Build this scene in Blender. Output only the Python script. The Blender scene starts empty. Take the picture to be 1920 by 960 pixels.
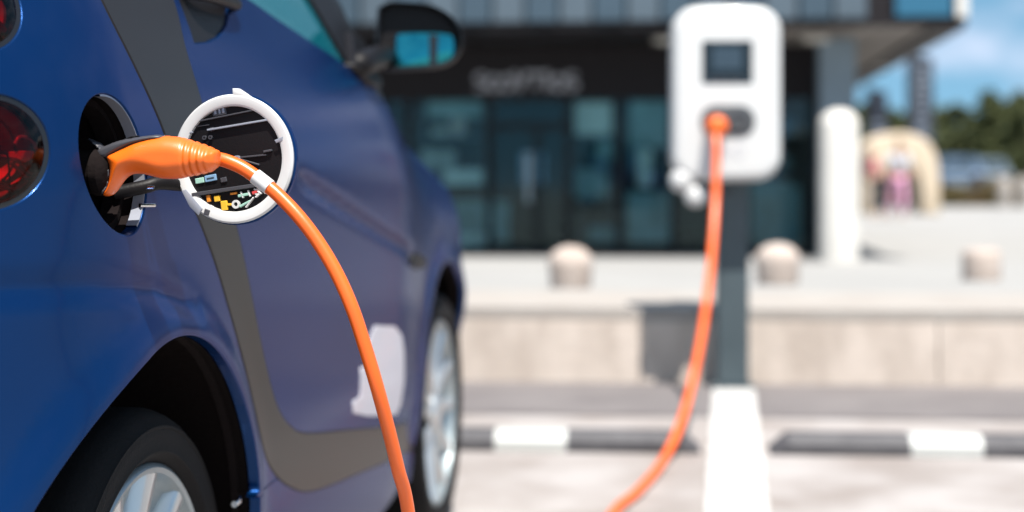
import bpy, bmesh, math, random
from mathutils import Vector, Matrix, noise
from mathutils.geometry import delaunay_2d_cdt
random.seed(7)
R = math.radians
sc = bpy.context.scene
COL = sc.collection

# ------------------------------------------------------------------ camera
F = 3000.0; HC = 0.82
cam = bpy.data.cameras.new('camera'); cam_o = bpy.data.objects.new('camera', cam); COL.objects.link(cam_o)
cam_o.location = (0, 0, HC); cam_o.rotation_euler = (R(90), 0, 0)
cam.sensor_width = 36; cam.lens = 36 * F / 1920; cam.shift_y = -150 / 1920
cam.clip_start = 0.05; cam.clip_end = 2000
cam.dof.use_dof = True; cam.dof.focus_distance = 1.66; cam.dof.aperture_fstop = 2.75; cam.dof.aperture_blades = 0
sc.camera = cam_o

# ------------------------------------------------------------------ sky, sun, exposure
SUN = Vector((0.125, -0.44, 1.0)).normalized()
w = bpy.data.worlds.new('World'); sc.world = w; w.use_nodes = True
nt = w.node_tree; nt.nodes.clear()
wo = nt.nodes.new('ShaderNodeOutputWorld'); bg = nt.nodes.new('ShaderNodeBackground')
sky = nt.nodes.new('ShaderNodeTexSky'); sky.sky_type = 'NISHITA'; sky.sun_disc = False
sky.sun_elevation = math.asin(SUN.z); sky.sun_rotation = math.atan2(SUN.x, SUN.y)
sky.air_density = 1.0; sky.dust_density = 0.4; sky.ozone_density = 2.0
tc = nt.nodes.new('ShaderNodeTexCoord')
lift = nt.nodes.new('ShaderNodeVectorMath'); lift.operation = 'ADD'; lift.inputs[1].default_value = (0, 0, 0.22)
nt.links.new(tc.outputs['Generated'], lift.inputs[0]); nt.links.new(lift.outputs[0], sky.inputs['Vector'])
cmap = nt.nodes.new('ShaderNodeMapping'); cmap.inputs['Scale'].default_value = (7, 7, 15); cmap.inputs['Location'].default_value = (0.35, 0.2, 0.8)
cn = nt.nodes.new('ShaderNodeTexNoise'); cn.inputs['Scale'].default_value = 1.0; cn.inputs['Detail'].default_value = 6; cn.inputs['Roughness'].default_value = 0.55
cr = nt.nodes.new('ShaderNodeValToRGB'); cr.color_ramp.elements[0].position = 0.44; cr.color_ramp.elements[1].position = 0.72
cr.color_ramp.elements[1].color = (0.62, 0.62, 0.62, 1)
mx = nt.nodes.new('ShaderNodeMix'); mx.data_type = 'RGBA'; mx.inputs[7].default_value = (7.2, 7.0, 8.2, 1)
nt.links.new(tc.outputs['Generated'], cmap.inputs[0]); nt.links.new(cmap.outputs[0], cn.inputs['Vector'])
nt.links.new(cn.outputs['Fac'], cr.inputs[0]); nt.links.new(cr.outputs[0], mx.inputs[0])
tint = nt.nodes.new('ShaderNodeMix'); tint.data_type = 'RGBA'; tint.blend_type = 'MULTIPLY'; tint.inputs[0].default_value = 1; tint.inputs[7].default_value = (0.86, 1.10, 0.98, 1)
nt.links.new(sky.outputs[0], tint.inputs[6]); nt.links.new(tint.outputs[2], mx.inputs[6]); nt.links.new(mx.outputs[2], bg.inputs[0])
bg.inputs[1].default_value = 0.082
nt.links.new(bg.outputs[0], wo.inputs[0])
sl = bpy.data.lights.new('sun', 'SUN'); sl.energy = 5.0; sl.angle = R(0.5); sl.color = (1.0, 0.95, 0.88)
slo = bpy.data.objects.new('sun', sl); COL.objects.link(slo); slo.rotation_euler = SUN.to_track_quat('Z', 'Y').to_euler(); slo.location = (0, 0, 20)
sc.view_settings.view_transform = 'Standard'; sc.view_settings.look = 'None'; sc.view_settings.exposure = 1.08; sc.view_settings.gamma = 1
sc.cycles.max_bounces = 10; sc.cycles.transparent_max_bounces = 12; sc.cycles.sample_clamp_indirect = 6
sc.cycles.use_denoising = True

# ------------------------------------------------------------------ materials
ALB = 0.78
def mat(name, col, rough=0.5, metal=0.0, coat=0.0, bump=0.0, bscale=200.0, var=0.0, vscale=6.0, spec=0.5, coat_rough=0.05, col2=None, trans=0.0, stretch=None):
    m = bpy.data.materials.new(name); m.use_nodes = True; n = m.node_tree.nodes; l = m.node_tree.links
    k_ = ALB; col = tuple(c * k_ for c in col); col2 = tuple(c * k_ for c in col2) if col2 else None
    b = n['Principled BSDF']; b.inputs['Base Color'].default_value = (*col, 1)
    b.inputs['Roughness'].default_value = rough; b.inputs['Metallic'].default_value = metal
    b.inputs['Coat Weight'].default_value = coat; b.inputs['Coat Roughness'].default_value = coat_rough
    b.inputs['Specular IOR Level'].default_value = spec; b.inputs['Transmission Weight'].default_value = trans
    t = n.new('ShaderNodeTexCoord'); mp = n.new('ShaderNodeMapping'); l.new(t.outputs['Object'], mp.inputs[0])
    if stretch: mp.inputs['Scale'].default_value = stretch
    if var > 0 or col2:
        z = n.new('ShaderNodeTexNoise'); z.inputs['Scale'].default_value = vscale; z.inputs['Detail'].default_value = 5
        l.new(mp.outputs[0], z.inputs['Vector'])
        rp = n.new('ShaderNodeValToRGB'); e = rp.color_ramp.elements
        e[0].position = 0.35; e[1].position = 0.65
        c2 = col2 if col2 else tuple(min(1, c * (1 + var)) for c in col)
        c1 = col if col2 else tuple(c * (1 - var) for c in col)
        e[0].color = (*c1, 1); e[1].color = (*c2, 1)
        l.new(z.outputs['Fac'], rp.inputs[0]); l.new(rp.outputs[0], b.inputs['Base Color'])
    if bump > 0:
        z = n.new('ShaderNodeTexNoise'); z.inputs['Scale'].default_value = bscale; z.inputs['Detail'].default_value = 3
        l.new(mp.outputs[0], z.inputs['Vector'])
        bp = n.new('ShaderNodeBump'); bp.inputs['Strength'].default_value = bump; bp.inputs['Distance'].default_value = 0.01
        l.new(z.outputs['Fac'], bp.inputs['Height']); l.new(bp.outputs[0], b.inputs['Normal'])
    return m
M = {}
M['paint'] = mat('blue_paint', (0.002, 0.034, 0.135), 0.27, 0.60, coat=0.14, coat_rough=0.12, var=0.04, vscale=3, bump=0.012, bscale=900)
M['paint'].node_tree.nodes['Principled BSDF'].inputs['Specular Tint'].default_value = (0.24, 0.33, 0.60, 1)
M['frame'] = mat('grey_frame_paint', (0.013, 0.010, 0.009), 0.44, 0.0, coat=0.12, coat_rough=0.22, spec=0.22, bump=0.02, bscale=900)
M['black'] = mat('black_plastic', (0.006, 0.005, 0.006), 0.5, spec=0.2, bump=0.05, bscale=400)
M['blackgl'] = mat('black_gloss', (0.010, 0.010, 0.012), 0.18)
M['well'] = mat('wheel_well_liner', (0.010, 0.007, 0.007), 0.95, bump=0.2, bscale=120, spec=0.1)
M['greypl'] = mat('grey_plastic', (0.055, 0.055, 0.065), 0.4)
M['lip'] = mat('light_grey_lip', (0.34, 0.36, 0.42), 0.3, 0.2)
M['white'] = mat('white_plastic', (0.68, 0.68, 0.67), 0.35, coat=0.2, var=0.015, vscale=30)
M['orange'] = mat('orange_rubber', (0.92, 0.150, 0.006), 0.40, coat=0.15, coat_rough=0.3, bump=0.04, bscale=700, var=0.05, vscale=25)
M['orangec'] = mat('orange_cable', (0.92, 0.135, 0.008), 0.38, coat=0.25, coat_rough=0.25, bump=0.03, bscale=500, var=0.05, vscale=12)
M['silver'] = mat('silver_alloy', (0.66, 0.69, 0.70), 0.30, 0.75, coat=0.3, var=0.03, vscale=12)
M['silverd'] = mat('silver_alloy_dull', (0.40, 0.46, 0.48), 0.38, 0.6)
M['rubber'] = mat('tyre_rubber', (0.006, 0.0055, 0.006), 0.8, spec=0.25, bump=0.15, bscale=300, var=0.15, vscale=20)
M['glass_car'] = mat('tinted_car_glass', (0.015, 0.38, 0.50), 0.06, 0.65, coat=0.6)
M['mirror'] = mat('mirror_glass', (0.03, 0.31, 0.37), 0.06, 1.0)
M['reflector'] = mat('lamp_reflector', (0.40, 0.12, 0.13), 0.45, 0.3, var=0.12, vscale=14)
M['lampred'] = mat('lamp_red', (1.0, 0.16, 0.03), 0.3)
M['lampdark'] = mat('lamp_dark_trim', (0.05, 0.012, 0.014), 0.2)
M['asphalt'] = mat('light_asphalt', (0.270, 0.236, 0.218), 0.9, bump=0.8, bscale=90, col2=(0.400, 0.372, 0.360), vscale=3.2)
M['dark_strip'] = mat('dark_grey_ground', (0.145, 0.130, 0.130), 0.9, bump=0.5, bscale=160, col2=(0.19, 0.172, 0.17), vscale=3)
M['road_white'] = mat('road_paint', (0.58, 0.57, 0.55), 0.7, bump=0.2, bscale=200, col2=(0.48, 0.47, 0.455), vscale=9)
M['concrete'] = mat('warm_concrete', (0.50, 0.42, 0.36), 0.85, bump=0.5, bscale=60, col2=(0.65, 0.56, 0.49), vscale=8, stretch=(1, 1, 0.35))
M['coping'] = mat('pale_coping_stone', (0.345, 0.31, 0.28), 0.8, bump=0.2, bscale=80, col2=(0.38, 0.35, 0.32), vscale=4)
M['plaza'] = mat('plaza_paving', (0.315, 0.308, 0.297), 0.85, bump=0.2, bscale=60, col2=(0.35, 0.343, 0.33), vscale=0.9)
M['stone'] = mat('bollard_stone', (0.44, 0.36, 0.31), 0.85, bump=0.4, bscale=50, col2=(0.52, 0.44, 0.39), vscale=14)
M['wstone'] = mat('white_pillar_render', (0.72, 0.69, 0.64), 0.8, bump=0.15, bscale=60, var=0.05, vscale=4)
M['post'] = mat('slate_post', (0.060, 0.084, 0.096), 0.5, 0.1, coat=0.1, var=0.08, vscale=8)
M['stop'] = mat('black_rubber_stop', (0.050, 0.048, 0.055), 0.65, bump=0.35, bscale=90, col2=(0.085, 0.082, 0.088), vscale=11)
M['reflw'] = mat('white_reflective', (0.52, 0.53, 0.51), 0.45, bump=0.2, bscale=220)
M['clad'] = mat('blue_grey_cladding', (0.105, 0.140, 0.170), 0.45, 0.3, var=0.10, vscale=1.0)
M['cladd'] = mat('blue_grey_cladding_dark', (0.062, 0.098, 0.130), 0.45, 0.3, var=0.10, vscale=1.0)
M['cladb'] = mat('blue_cladding', (0.045, 0.170, 0.270), 0.25, 0.3)
M['darkfr'] = mat('dark_frame', (0.012, 0.009, 0.011), 0.6, spec=0.25)
M['soffit'] = mat('soffit_board', (0.17, 0.145, 0.13), 0.7, col2=(0.28, 0.25, 0.225), vscale=3, stretch=(1, 0.2, 1))
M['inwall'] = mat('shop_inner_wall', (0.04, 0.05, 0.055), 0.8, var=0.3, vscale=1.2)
M['teal'] = mat('teal_reflection_goods', (0.24, 0.40, 0.42), 0.6, var=0.25, vscale=4)  # shop-glass reflections put into the colour; shelf goods use it too
M['pale'] = mat('pale_reflection_goods', (0.80, 0.92, 0.88), 0.6, var=0.1, vscale=3)  # bright reflections in the glass painted as colour; also some goods
M['column'] = mat('column_render', (0.23, 0.30, 0.36), 0.7, var=0.06, vscale=2)
M['cream'] = mat('cream_shell', (0.66, 0.54, 0.40), 0.7, var=0.06, vscale=2)
M['navy'] = mat('navy_banner', (0.012, 0.019, 0.036), 0.7)
M['bannerw'] = mat('banner_print', (0.24, 0.28, 0.34), 0.7)
M['signl'] = mat('sign_letters', (0.42, 0.42, 0.46), 0.5)
M['skin'] = mat('skin', (0.50, 0.29, 0.20), 0.6)
M['pink'] = mat('pink_cloth', (0.72, 0.36, 0.54), 0.85, var=0.1, vscale=10)
M['lilac'] = mat('pale_blue_cloth', (0.62, 0.70, 0.80), 0.85, var=0.1, vscale=10)
M['redc'] = mat('red_cloth', (0.62, 0.10, 0.17), 0.85, var=0.1, vscale=10)
M['dkc'] = mat('navy_cloth', (0.03, 0.04, 0.07), 0.85)
M['hair'] = mat('brown_hair', (0.06, 0.035, 0.02), 0.6)
M['bark'] = mat('bark', (0.09, 0.06, 0.045), 0.9)
M['leaf'] = mat('dark_foliage', (0.034, 0.052, 0.016), 0.8, col2=(0.120, 0.135, 0.040), vscale=1.2)
M['leafb'] = mat('verge_foliage', (0.075, 0.070, 0.018), 0.85, col2=(0.16, 0.10, 0.04), vscale=2.0)
M['grass'] = mat('dry_grass', (0.075, 0.075, 0.022), 0.9, col2=(0.13, 0.095, 0.04), vscale=0.4)
M['farglass'] = mat('far_car_glass', (0.03, 0.045, 0.06), 0.25)
M['farcar'] = mat('slate_car_paint', (0.10, 0.15, 0.22), 0.3, 0.4, coat=0.5)
M['yellow'] = mat('yellow_tag', (0.85, 0.48, 0.03), 0.5)
M['amber'] = mat('amber_tag', (0.80, 0.26, 0.02), 0.5)
M['green'] = mat('mint_tag', (0.35, 0.60, 0.50), 0.5)
M['redt'] = mat('red_tag', (0.65, 0.06, 0.06), 0.5)
M['bluet'] = mat('blue_tag', (0.20, 0.36, 0.55), 0.5)
M['chrome'] = mat('chrome', (0.8, 0.8, 0.8), 0.12, 1.0)
M['screen'] = mat('display_glass', (0.010, 0.014, 0.018), 0.12)
M['lcd'] = mat('display_lcd', (0.035, 0.06, 0.085), 0.3)
M['white_panel'] = mat('white_door_panel', (0.68, 0.66, 0.72), 0.4, coat=0.1)
M['hill'] = mat('far_hill', (0.05, 0.075, 0.06), 0.95, var=0.3, vscale=0.02)

def glass_mat(name, col, rough, gl=None, bl=0.35):
    m = bpy.data.materials.new(name); m.use_nodes = True; n = m.node_tree.nodes; l = m.node_tree.links
    n.remove(n['Principled BSDF']); o = n['Material Output']
    t = n.new('ShaderNodeBsdfTransparent'); t.inputs[0].default_value = (*col, 1)
    g = n.new('ShaderNodeBsdfGlossy'); g.inputs[0].default_value = (*(gl or (1, 1, 1)), 1); g.inputs[1].default_value = rough
    lw = n.new('ShaderNodeFresnel'); lw.inputs[0].default_value = 1.34
    mxs = n.new('ShaderNodeMixShader'); l.new(lw.outputs[0], mxs.inputs[0]); l.new(t.outputs[0], mxs.inputs[1]); l.new(g.outputs[0], mxs.inputs[2])
    l.new(mxs.outputs[0], o.inputs[0]); return m
M['lens'] = glass_mat('red_lens', (0.42, 0.045, 0.06), 0.12)
M['lens'].node_tree.nodes['Fresnel'].inputs[0].default_value = 1.22
M['shopglass'] = glass_mat('shop_glass', (0.80, 0.90, 0.91), 0.05, (0.75, 0.95, 1.0), 0.2)

# ------------------------------------------------------------------ object helpers
def tag(o, label=None, cat=None, group=None, kind=None):
    if label: o['label'] = label
    if cat: o['category'] = cat
    if group: o['group'] = group
    if kind: o['kind'] = kind
    return o
def empty(name, loc=(0, 0, 0), rz=0, label=None, cat=None, group=None):
    o = bpy.data.objects.new(name, None); COL.objects.link(o); o.location = loc; o.rotation_euler = (0, 0, rz)
    o.empty_display_size = 0.1
    return tag(o, label, cat, group)
def mk(name, vs, fs, m, parent=None, smooth=True, nor=None, world=True, ang=None):
    if name in ('lens', 'reflector', 'tail_light', 'lamp_gasket', 'port_lip', 'step_ring'):
        f = fs[len(fs) // 2]; a, b, c = (Vector(vs[i]) for i in f[:3])
        if (b - a).cross(c - a).dot(NV - DV * .5) < 0: fs = [tuple(reversed(f)) for f in fs]
    me = bpy.data.meshes.new(name); me.from_pydata([tuple(v) for v in vs], [], fs); me.validate(); me.update()
    me.materials.append(M[m] if isinstance(m, str) else m)
    o = bpy.data.objects.new(name, me); COL.objects.link(o)
    if smooth:
        me.polygons.foreach_set('use_smooth', [True] * len(me.polygons))
        if nor and len(nor) == len(me.vertices):
            try: me.normals_split_custom_set_from_vertices([tuple(n) for n in nor])
            except Exception: pass
        elif ang is not None:
            me.set_sharp_from_angle(angle=R(ang))
    if parent:
        o.parent = parent
        if world: o.matrix_parent_inverse = PW(parent).inverted()
    return o
def PW(o):
    m = o.matrix_basis.copy()
    if o.parent: m = PW(o.parent) @ o.matrix_parent_inverse @ m
    return m
def mkb(name, bm, m, parent=None, smooth=True, ang=35, world=True):
    bmesh.ops.recalc_face_normals(bm, faces=bm.faces)
    vs = [v.co.copy() for v in bm.verts]; bm.verts.index_update()
    fs = [[v.index for v in f.verts] for f in bm.faces]; bm.free()
    return mk(name, vs, fs, m, parent, smooth, None, world, ang)
def box(bm, o, ux, uy, uz, a, b):
    """box between corners a, b in frame (o, ux, uy, uz)"""
    vv = []
    for k in (a[2], b[2]):
        for i, j in ((a[0], a[1]), (b[0], a[1]), (b[0], b[1]), (a[0], b[1])):
            vv.append(bm.verts.new(o + ux * i + uy * j + uz * k))
    for f in ((0, 3, 2, 1), (4, 5, 6, 7), (0, 1, 5, 4), (1, 2, 6, 5), (2, 3, 7, 6), (3, 0, 4, 7)):
        bm.faces.new([vv[i] for i in f])
    return vv
def slab(bm, pts, o, ux, uy, un, d0, d1, r=0.0, seg=4, back=True):
    """prism of the outline pts (ux, uy plane), from depth d0 (back) to d1 (front, along un), front edge rounded by r"""
    n = len(pts)
    def off(i, d):
        p0 = Vector(pts[i - 1]); p = Vector(pts[i]); p2 = Vector(pts[(i + 1) % n])
        a = (p - p0); b = (p2 - p); 
        if a.length < 1e-9 or b.length < 1e-9: return p
        na = Vector((-a.y, a.x)).normalized(); nb = Vector((-b.y, b.x)).normalized()
        nn = (na + nb)
        if nn.length < 1e-6: return p
        nn.normalize(); return p + nn * d * SG
    area = sum(pts[i - 1][0] * pts[i][1] - pts[i][0] * pts[i - 1][1] for i in range(n))
    SG = 1 if area > 0 else -1
    rings = [(0, d0), ]
    if r > 0:
        for k in range(seg + 1):
            a = k / seg * math.pi / 2; rings.append((r * (1 - math.cos(a)), d1 - r + r * math.sin(a)))
    else: rings.append((0, d1))
    R_ = []
    for ins, d in rings:
        R_.append([bm.verts.new(o + ux * q.x + uy * q.y + un * d) for q in (off(i, ins) for i in range(n))])
    for a, b in zip(R_, R_[1:]):
        for i in range(n): bm.faces.new((a[i], a[(i + 1) % n], b[(i + 1) % n], b[i]))
    bm.faces.new(R_[-1])
    if back: bm.faces.new(list(reversed(R_[0])))
def tubem(name, pts, rad, m, parent=None, n=16, caps=True):
    pts = [Vector(p) for p in pts]; N = len(pts)
    rr = rad if isinstance(rad, (list, tuple)) else [rad] * N
    T = [(pts[min(i + 1, N - 1)] - pts[max(i - 1, 0)]).normalized() for i in range(N)]
    u = T[0].orthogonal().normalized(); vs = []; fs = []
    for i in range(N):
        u = (u - T[i] * u.dot(T[i])).normalized(); v = T[i].cross(u)
        for k in range(n):
            a = 2 * math.pi * k / n; vs.append(pts[i] + (u * math.cos(a) + v * math.sin(a)) * rr[i])
    for i in range(N - 1):
        for k in range(n):
            a = i * n + k; b = i * n + (k + 1) % n; fs.append((a, b, b + n, a + n))
    if caps: fs.append(tuple(range(n - 1, -1, -1))); fs.append(tuple((N - 1) * n + k for k in range(n)))
    return mk(name, vs, fs, m, parent, ang=60)
def cat(P, n=10):
    P = [Vector(p) for p in P]; Q = [P[0] * 2 - P[1]] + P + [P[-1] * 2 - P[-2]]; out = []
    for i in range(1, len(Q) - 2):
        for k in range(n):
            t = k / n; a, b, c, d = Q[i - 1], Q[i], Q[i + 1], Q[i + 2]
            out.append(0.5 * ((2 * b) + (c - a) * t + (2 * a - 5 * b + 4 * c - d) * t * t + (3 * b - a - 3 * c + d) * t ** 3))
    out.append(P[-1]); return out
def lathe(bm, prof, o, ax, n=48, close=False):
    """prof: (radius, distance along ax)"""
    ax = ax.normalized(); u = Vector((0, 0, 1)); u = (u - ax * u.dot(ax))
    if u.length < 1e-3: u = Vector((1, 0, 0))
    u.normalize(); v = ax.cross(u); rings = []
    for r, d in prof:
        if r < 1e-6: rings.append([bm.verts.new(o + ax * d)]); continue
        rings.append([bm.verts.new(o + ax * d + (u * math.cos(2 * math.pi * k / n) + v * math.sin(2 * math.pi * k / n)) * r) for k in range(n)])
    for a, b in zip(rings, rings[1:]):
        for k in range(n):
            k2 = (k + 1) % n
            if len(a) == 1 and len(b) == 1: continue
            if len(a) == 1: bm.faces.new((a[0], b[k2], b[k]))
            elif len(b) == 1: bm.faces.new((a[k], a[k2], b[0]))
            else: bm.faces.new((a[k], a[k2], b[k2], b[k]))
def px(x, y, Y):
    """the point at distance Y seen at photo position (x, y)"""
    return Vector(((x - 960) / F * Y, Y, HC + (330 - y) / F * Y))
def inside(p, poly):
    x, y = p[0], p[1]; c = False; j = len(poly) - 1
    for i in range(len(poly)):
        xi, yi = poly[i][0], poly[i][1]; xj, yj = poly[j][0], poly[j][1]
        if (yi > y) != (yj > y) and x < (xj - xi) * (y - yi) / (yj - yi) + xi: c = not c
        j = i
    return c
def dpoly(p, poly):
    best = 1e9; px_, py_ = p[0], p[1]; n = len(poly)
    for i in range(n):
        ax, ay = poly[i - 1][0], poly[i - 1][1]; bx, by = poly[i][0], poly[i][1]
        dx, dy = bx - ax, by - ay; L = dx * dx + dy * dy
        t = 0 if L == 0 else max(0, min(1, ((px_ - ax) * dx + (py_ - ay) * dy) / L))
        ex, ey = ax + dx * t - px_, ay + dy * t - py_; d = ex * ex + ey * ey
        if d < best: best = d
    return math.sqrt(best)
def area2(P): return sum(P[i - 1][0] * P[i][1] - P[i][0] * P[i - 1][1] for i in range(len(P)))
def insetp(P, d):
    n = len(P); sg = 1 if area2(P) > 0 else -1; out = []
    for i in range(n):
        a = Vector(P[i]) - Vector(P[i - 1]); b = Vector(P[(i + 1) % n]) - Vector(P[i])
        if a.length < 1e-9 or b.length < 1e-9: out.append(tuple(P[i])); continue
        nn = Vector((-a.y, a.x)).normalized() + Vector((-b.y, b.x)).normalized()
        if nn.length < 0.3: out.append(tuple(P[i])); continue
        nn.normalize(); q = Vector(P[i]) + nn * d * sg; out.append((q.x, q.y))
    return out
def resample(P, step, closed=True):
    P = [Vector((p[0], p[1])) for p in P]; out = []; n = len(P)
    for i in range(n if closed else n - 1):
        a = P[i]; b = P[(i + 1) % n]; L = (b - a).length
        if L < 1e-7: continue
        k = max(1, int(round(L / step)))
        for j in range(k): out.append(tuple(a + (b - a) * (j / k)))
    if not closed: out.append(tuple(P[-1]))
    return out
def smoothseg(P, n=8): return [(v.x, v.y) for v in cat([Vector((p[0], p[1], 0)) for p in P], n)]
def fill2d(outer, holes, step):
    """points, triangles, boundary loops"""
    V2 = []; E2 = []; loops = []
    for lp in [outer] + holes:
        s = len(V2); V2 += [Vector((p[0], p[1])) for p in lp]; k = len(lp)
        E2 += [(s + i, s + (i + 1) % k) for i in range(k)]; loops.append(list(range(s, s + k)))
    x0 = min(p[0] for p in outer); x1 = max(p[0] for p in outer); y0 = min(p[1] for p in outer); y1 = max(p[1] for p in outer)
    x = x0 + step * 0.5; r = 0
    while x < x1:
        y = y0 + step * 0.5
        while y < y1:
            q = (x, y)
            if inside(q, outer) and not any(inside(q, h) for h in holes) and dpoly(q, outer) > step * 0.45 and all(dpoly(q, h) > step * 0.45 for h in holes):
                V2.append(Vector(q))
            y += step
        x += step; r += 1
    res = delaunay_2d_cdt(V2, E2, [], 0, 1e-7)
    ov, oe, of, orig = res[0], res[1], res[2], res[3]
    mp = {}
    for i, lst in enumerate(orig):
        for k in lst: mp[k] = i
    tris = []
    for f in of:
        c = sum((ov[i] for i in f), Vector((0, 0))) / len(f)
        if inside(c, outer) and not any(inside(c, h) for h in holes): tris.append(tuple(f))
    return [tuple(v) for v in ov], tris, [[mp[i] for i in lp] for lp in loops]

# ------------------------------------------------------------------ the car's side as a surface: p along the car, z up
TH = R(7.7); ct, st = math.cos(TH), math.sin(TH)
OX, OY = -.402, 1.84
P0, RR = -.17, .34
P1, RF = 2.02, .26
CW = -.78
def smst(a, b, x):
    t = max(0., min(1., (x - a) / (b - a))); return t * t * (3 - 2 * t)
def plan(p):
    if p < P0:
        a = min((P0 - p) / RR, math.pi / 2); e = max(0, (P0 - p) - RR * math.pi / 2)
        return P0 - RR * math.sin(a), -(RR - RR * math.cos(a)) - e, -math.sin(a), math.cos(a)
    if p > P1:
        a = min((p - P1) / RF, math.pi / 2); e = max(0, (p - P1) - RF * math.pi / 2)
        return P1 + RF * math.sin(a), -(RF - RF * math.cos(a)) - e, math.sin(a), math.cos(a)
    return p, 0., 0., 1.
ARCH = [(-.073, .29, .330, .353), (1.80, .29, .38, .335)]
CREASES = []
def segdist(p, z, L):
    best = (9, 0, 0)
    for i in range(len(L) - 1):
        ax, ay = L[i]; bx, by = L[i + 1]; dx, dy = bx - ax, by - ay
        t = max(0, min(1, ((p - ax) * dx + (z - ay) * dy) / (dx * dx + dy * dy)))
        ex, ey = p - ax - dx * t, z - ay - dy * t; d = math.hypot(ex, ey)
        if d < best[0]: best = (d, (i + t) / (len(L) - 1), 1 if (dx * ey - dy * ex) > 0 else -1)
    return best
def hh(p, z):
    h = .035
    zs = .80 - .14 * smst(1.0, 2.1, p); k = .9 + 1.1 * smst(1.0, 1.7, p)
    h -= .030 * smst(1.15, 1.75, p)
    zc = min(z, 1.04)
    if zc > zs: h -= k * (zc - zs) ** 2
    if z > 1.04: h -= .38 * (z - 1.04) + .35 * (z - 1.04) ** 2
    if z < .5: h -= .35 * (.5 - z) ** 2
    return h
def hdet(p, z):
    h = hh(p, z)
    for c, zc, rs, rz in ARCH:
        if z > .15:
            e = math.hypot((p - c) / rs, (z - zc) / rz); d = (e - 1) * .33
            if -.03 < d < .16: h += .005 * (1 - smst(.004, .046, d)) + .008 * math.exp(-(max(0, d) / .05) ** 2)
    for L, amp, wd in CREASES:
        d, t, sd = segdist(p, z, L)
        if d < wd * 4:
            h -= amp * math.exp(-(d / wd) ** 2) * smst(0, .12, t) * (1 - smst(.9, 1, t) * 0.5)
    return h
def l2w(s, w_, z): return Vector((OX + s * st + w_ * ct, OY + s * ct - w_ * st, z))
DV = Vector((st, ct, 0)); NV = Vector((ct, -st, 0)); UV = Vector((0, 0, 1))
def S(p, z, off=0., det=True):
    s, w_, ns, nw = plan(p); h = (hdet(p, z) if det else hh(p, z)) + off
    return l2w(s + ns * h, w_ + nw * h, z)
def SN(p, z):
    e = .0015
    a = S(p + e, z) - S(p - e, z); b = S(p, z + e) - S(p, z - e)
    return a.cross(b).normalized()
if SN(.5, .6).dot(NV) < 0: SGN = -1
else: SGN = 1
def proj(q): return (960 + F * q[0] / q[1], 330 - F * (q[2] - HC) / q[1])
def hit(x_, y_):
    a = (x_ - 960) / F; dw = a * ct - st; t = (0.03 - .645) / dw if dw < -1e-3 else 3
    p = -1.77 + t * (a * st + ct); z = .82 + t * (330 - y_) / F; p = max(-.5, min(2.2, p))
    for i in range(60):
        x, y = proj(S(p, z, 0, False)); ex, ey = x_ - x, y_ - y
        if abs(ex) + abs(ey) < 1e-3: break
        e = 1e-4
        x1, y1 = proj(S(p + e, z, 0, False)); x2, y2 = proj(S(p, z + e, 0, False))
        a, b, c, d = (x1 - x) / e, (x2 - x) / e, (y1 - y) / e, (y2 - y) / e
        D = a * d - b * c
        if abs(D) < 1e-6: D = 1e-6
        p += max(-.15, min(.15, (ex * d - b * ey) / D)); z += max(-.15, min(.15, (a * ey - c * ex) / D))
    return (p, z)
def hits(L): return [hit(*q) for q in L]
def panel(name, outline, m, parent, holes=(), off=0., inset=.0018, step=.016, lip=.014, mirror=False, edge=.0022):
    """a piece of bodywork: outline in (p, z), lies on the body surface, edges turned in"""
    out = resample(outline, step * .7)
    if inset: out = insetp(out, inset)
    hs = []
    for h in holes:
        h2 = resample(h, step * .45); hs.append(insetp(h2, -inset * .0))
    v2, tris, loops = fill2d(out, hs, step)
    vs = [S(p, z, off) for p, z in v2]; ns = [SN(p, z) * SGN for p, z in v2]; fs = []
    for t in tris:
        a, b, c = (vs[i] for i in t[:3]); n_ = (b - a).cross(c - a)
        fs.append(t if n_.dot(ns[t[0]]) > 0 else tuple(reversed(t)))
    for li, lp in enumerate(loops):
        P2 = [v2[i] for i in lp]; P3 = insetp(P2, -edge if li == 0 else edge)
        k = len(lp); s1 = len(vs)
        for q, q0 in zip(P3, lp):
            n_ = ns[q0]; vs.append(S(q[0], q[1], off - edge)); g = (vs[-1] - vs[q0]); g = g - n_ * g.dot(n_)
            g = g.normalized() if g.length > 1e-9 else n_
            ns.append((n_ * .25 + g).normalized())
        s2 = len(vs)
        for q, q0 in zip(P3, lp):
            vs.append(S(q[0], q[1], off - lip)); ns.append(ns[s1 + len(vs) - s2 - 1])
        for i in range(k):
            j = (i + 1) % k
            for A, B, C, D in ((lp[i], lp[j], s1 + j, s1 + i), (s1 + i, s1 + j, s2 + j, s2 + i)):
                n_ = (vs[B] - vs[A]).cross(vs[D] - vs[A])
                fs.append((A, B, C, D) if n_.dot(ns[A] + ns[D]) > 0 else (D, C, B, A))
    if mirror:
        off_ = len(vs)
        vs2 = [mir(v) for v in vs]; ns2 = [mirn(n_) for n_ in ns]
        vs = vs2; ns = ns2; fs = [tuple(reversed(f)) for f in fs]
    return mk(name, vs, fs, m, parent, True, ns)
def w2l(v):
    d = v - Vector((OX, OY, 0)); return d.dot(DV), d.dot(NV), d.z
def mir(v):
    s, w_, z = w2l(v); return l2w(s, 2 * CW - w_, z)
def mirn(n_): return n_ - NV * 2 * n_.dot(NV)

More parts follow.
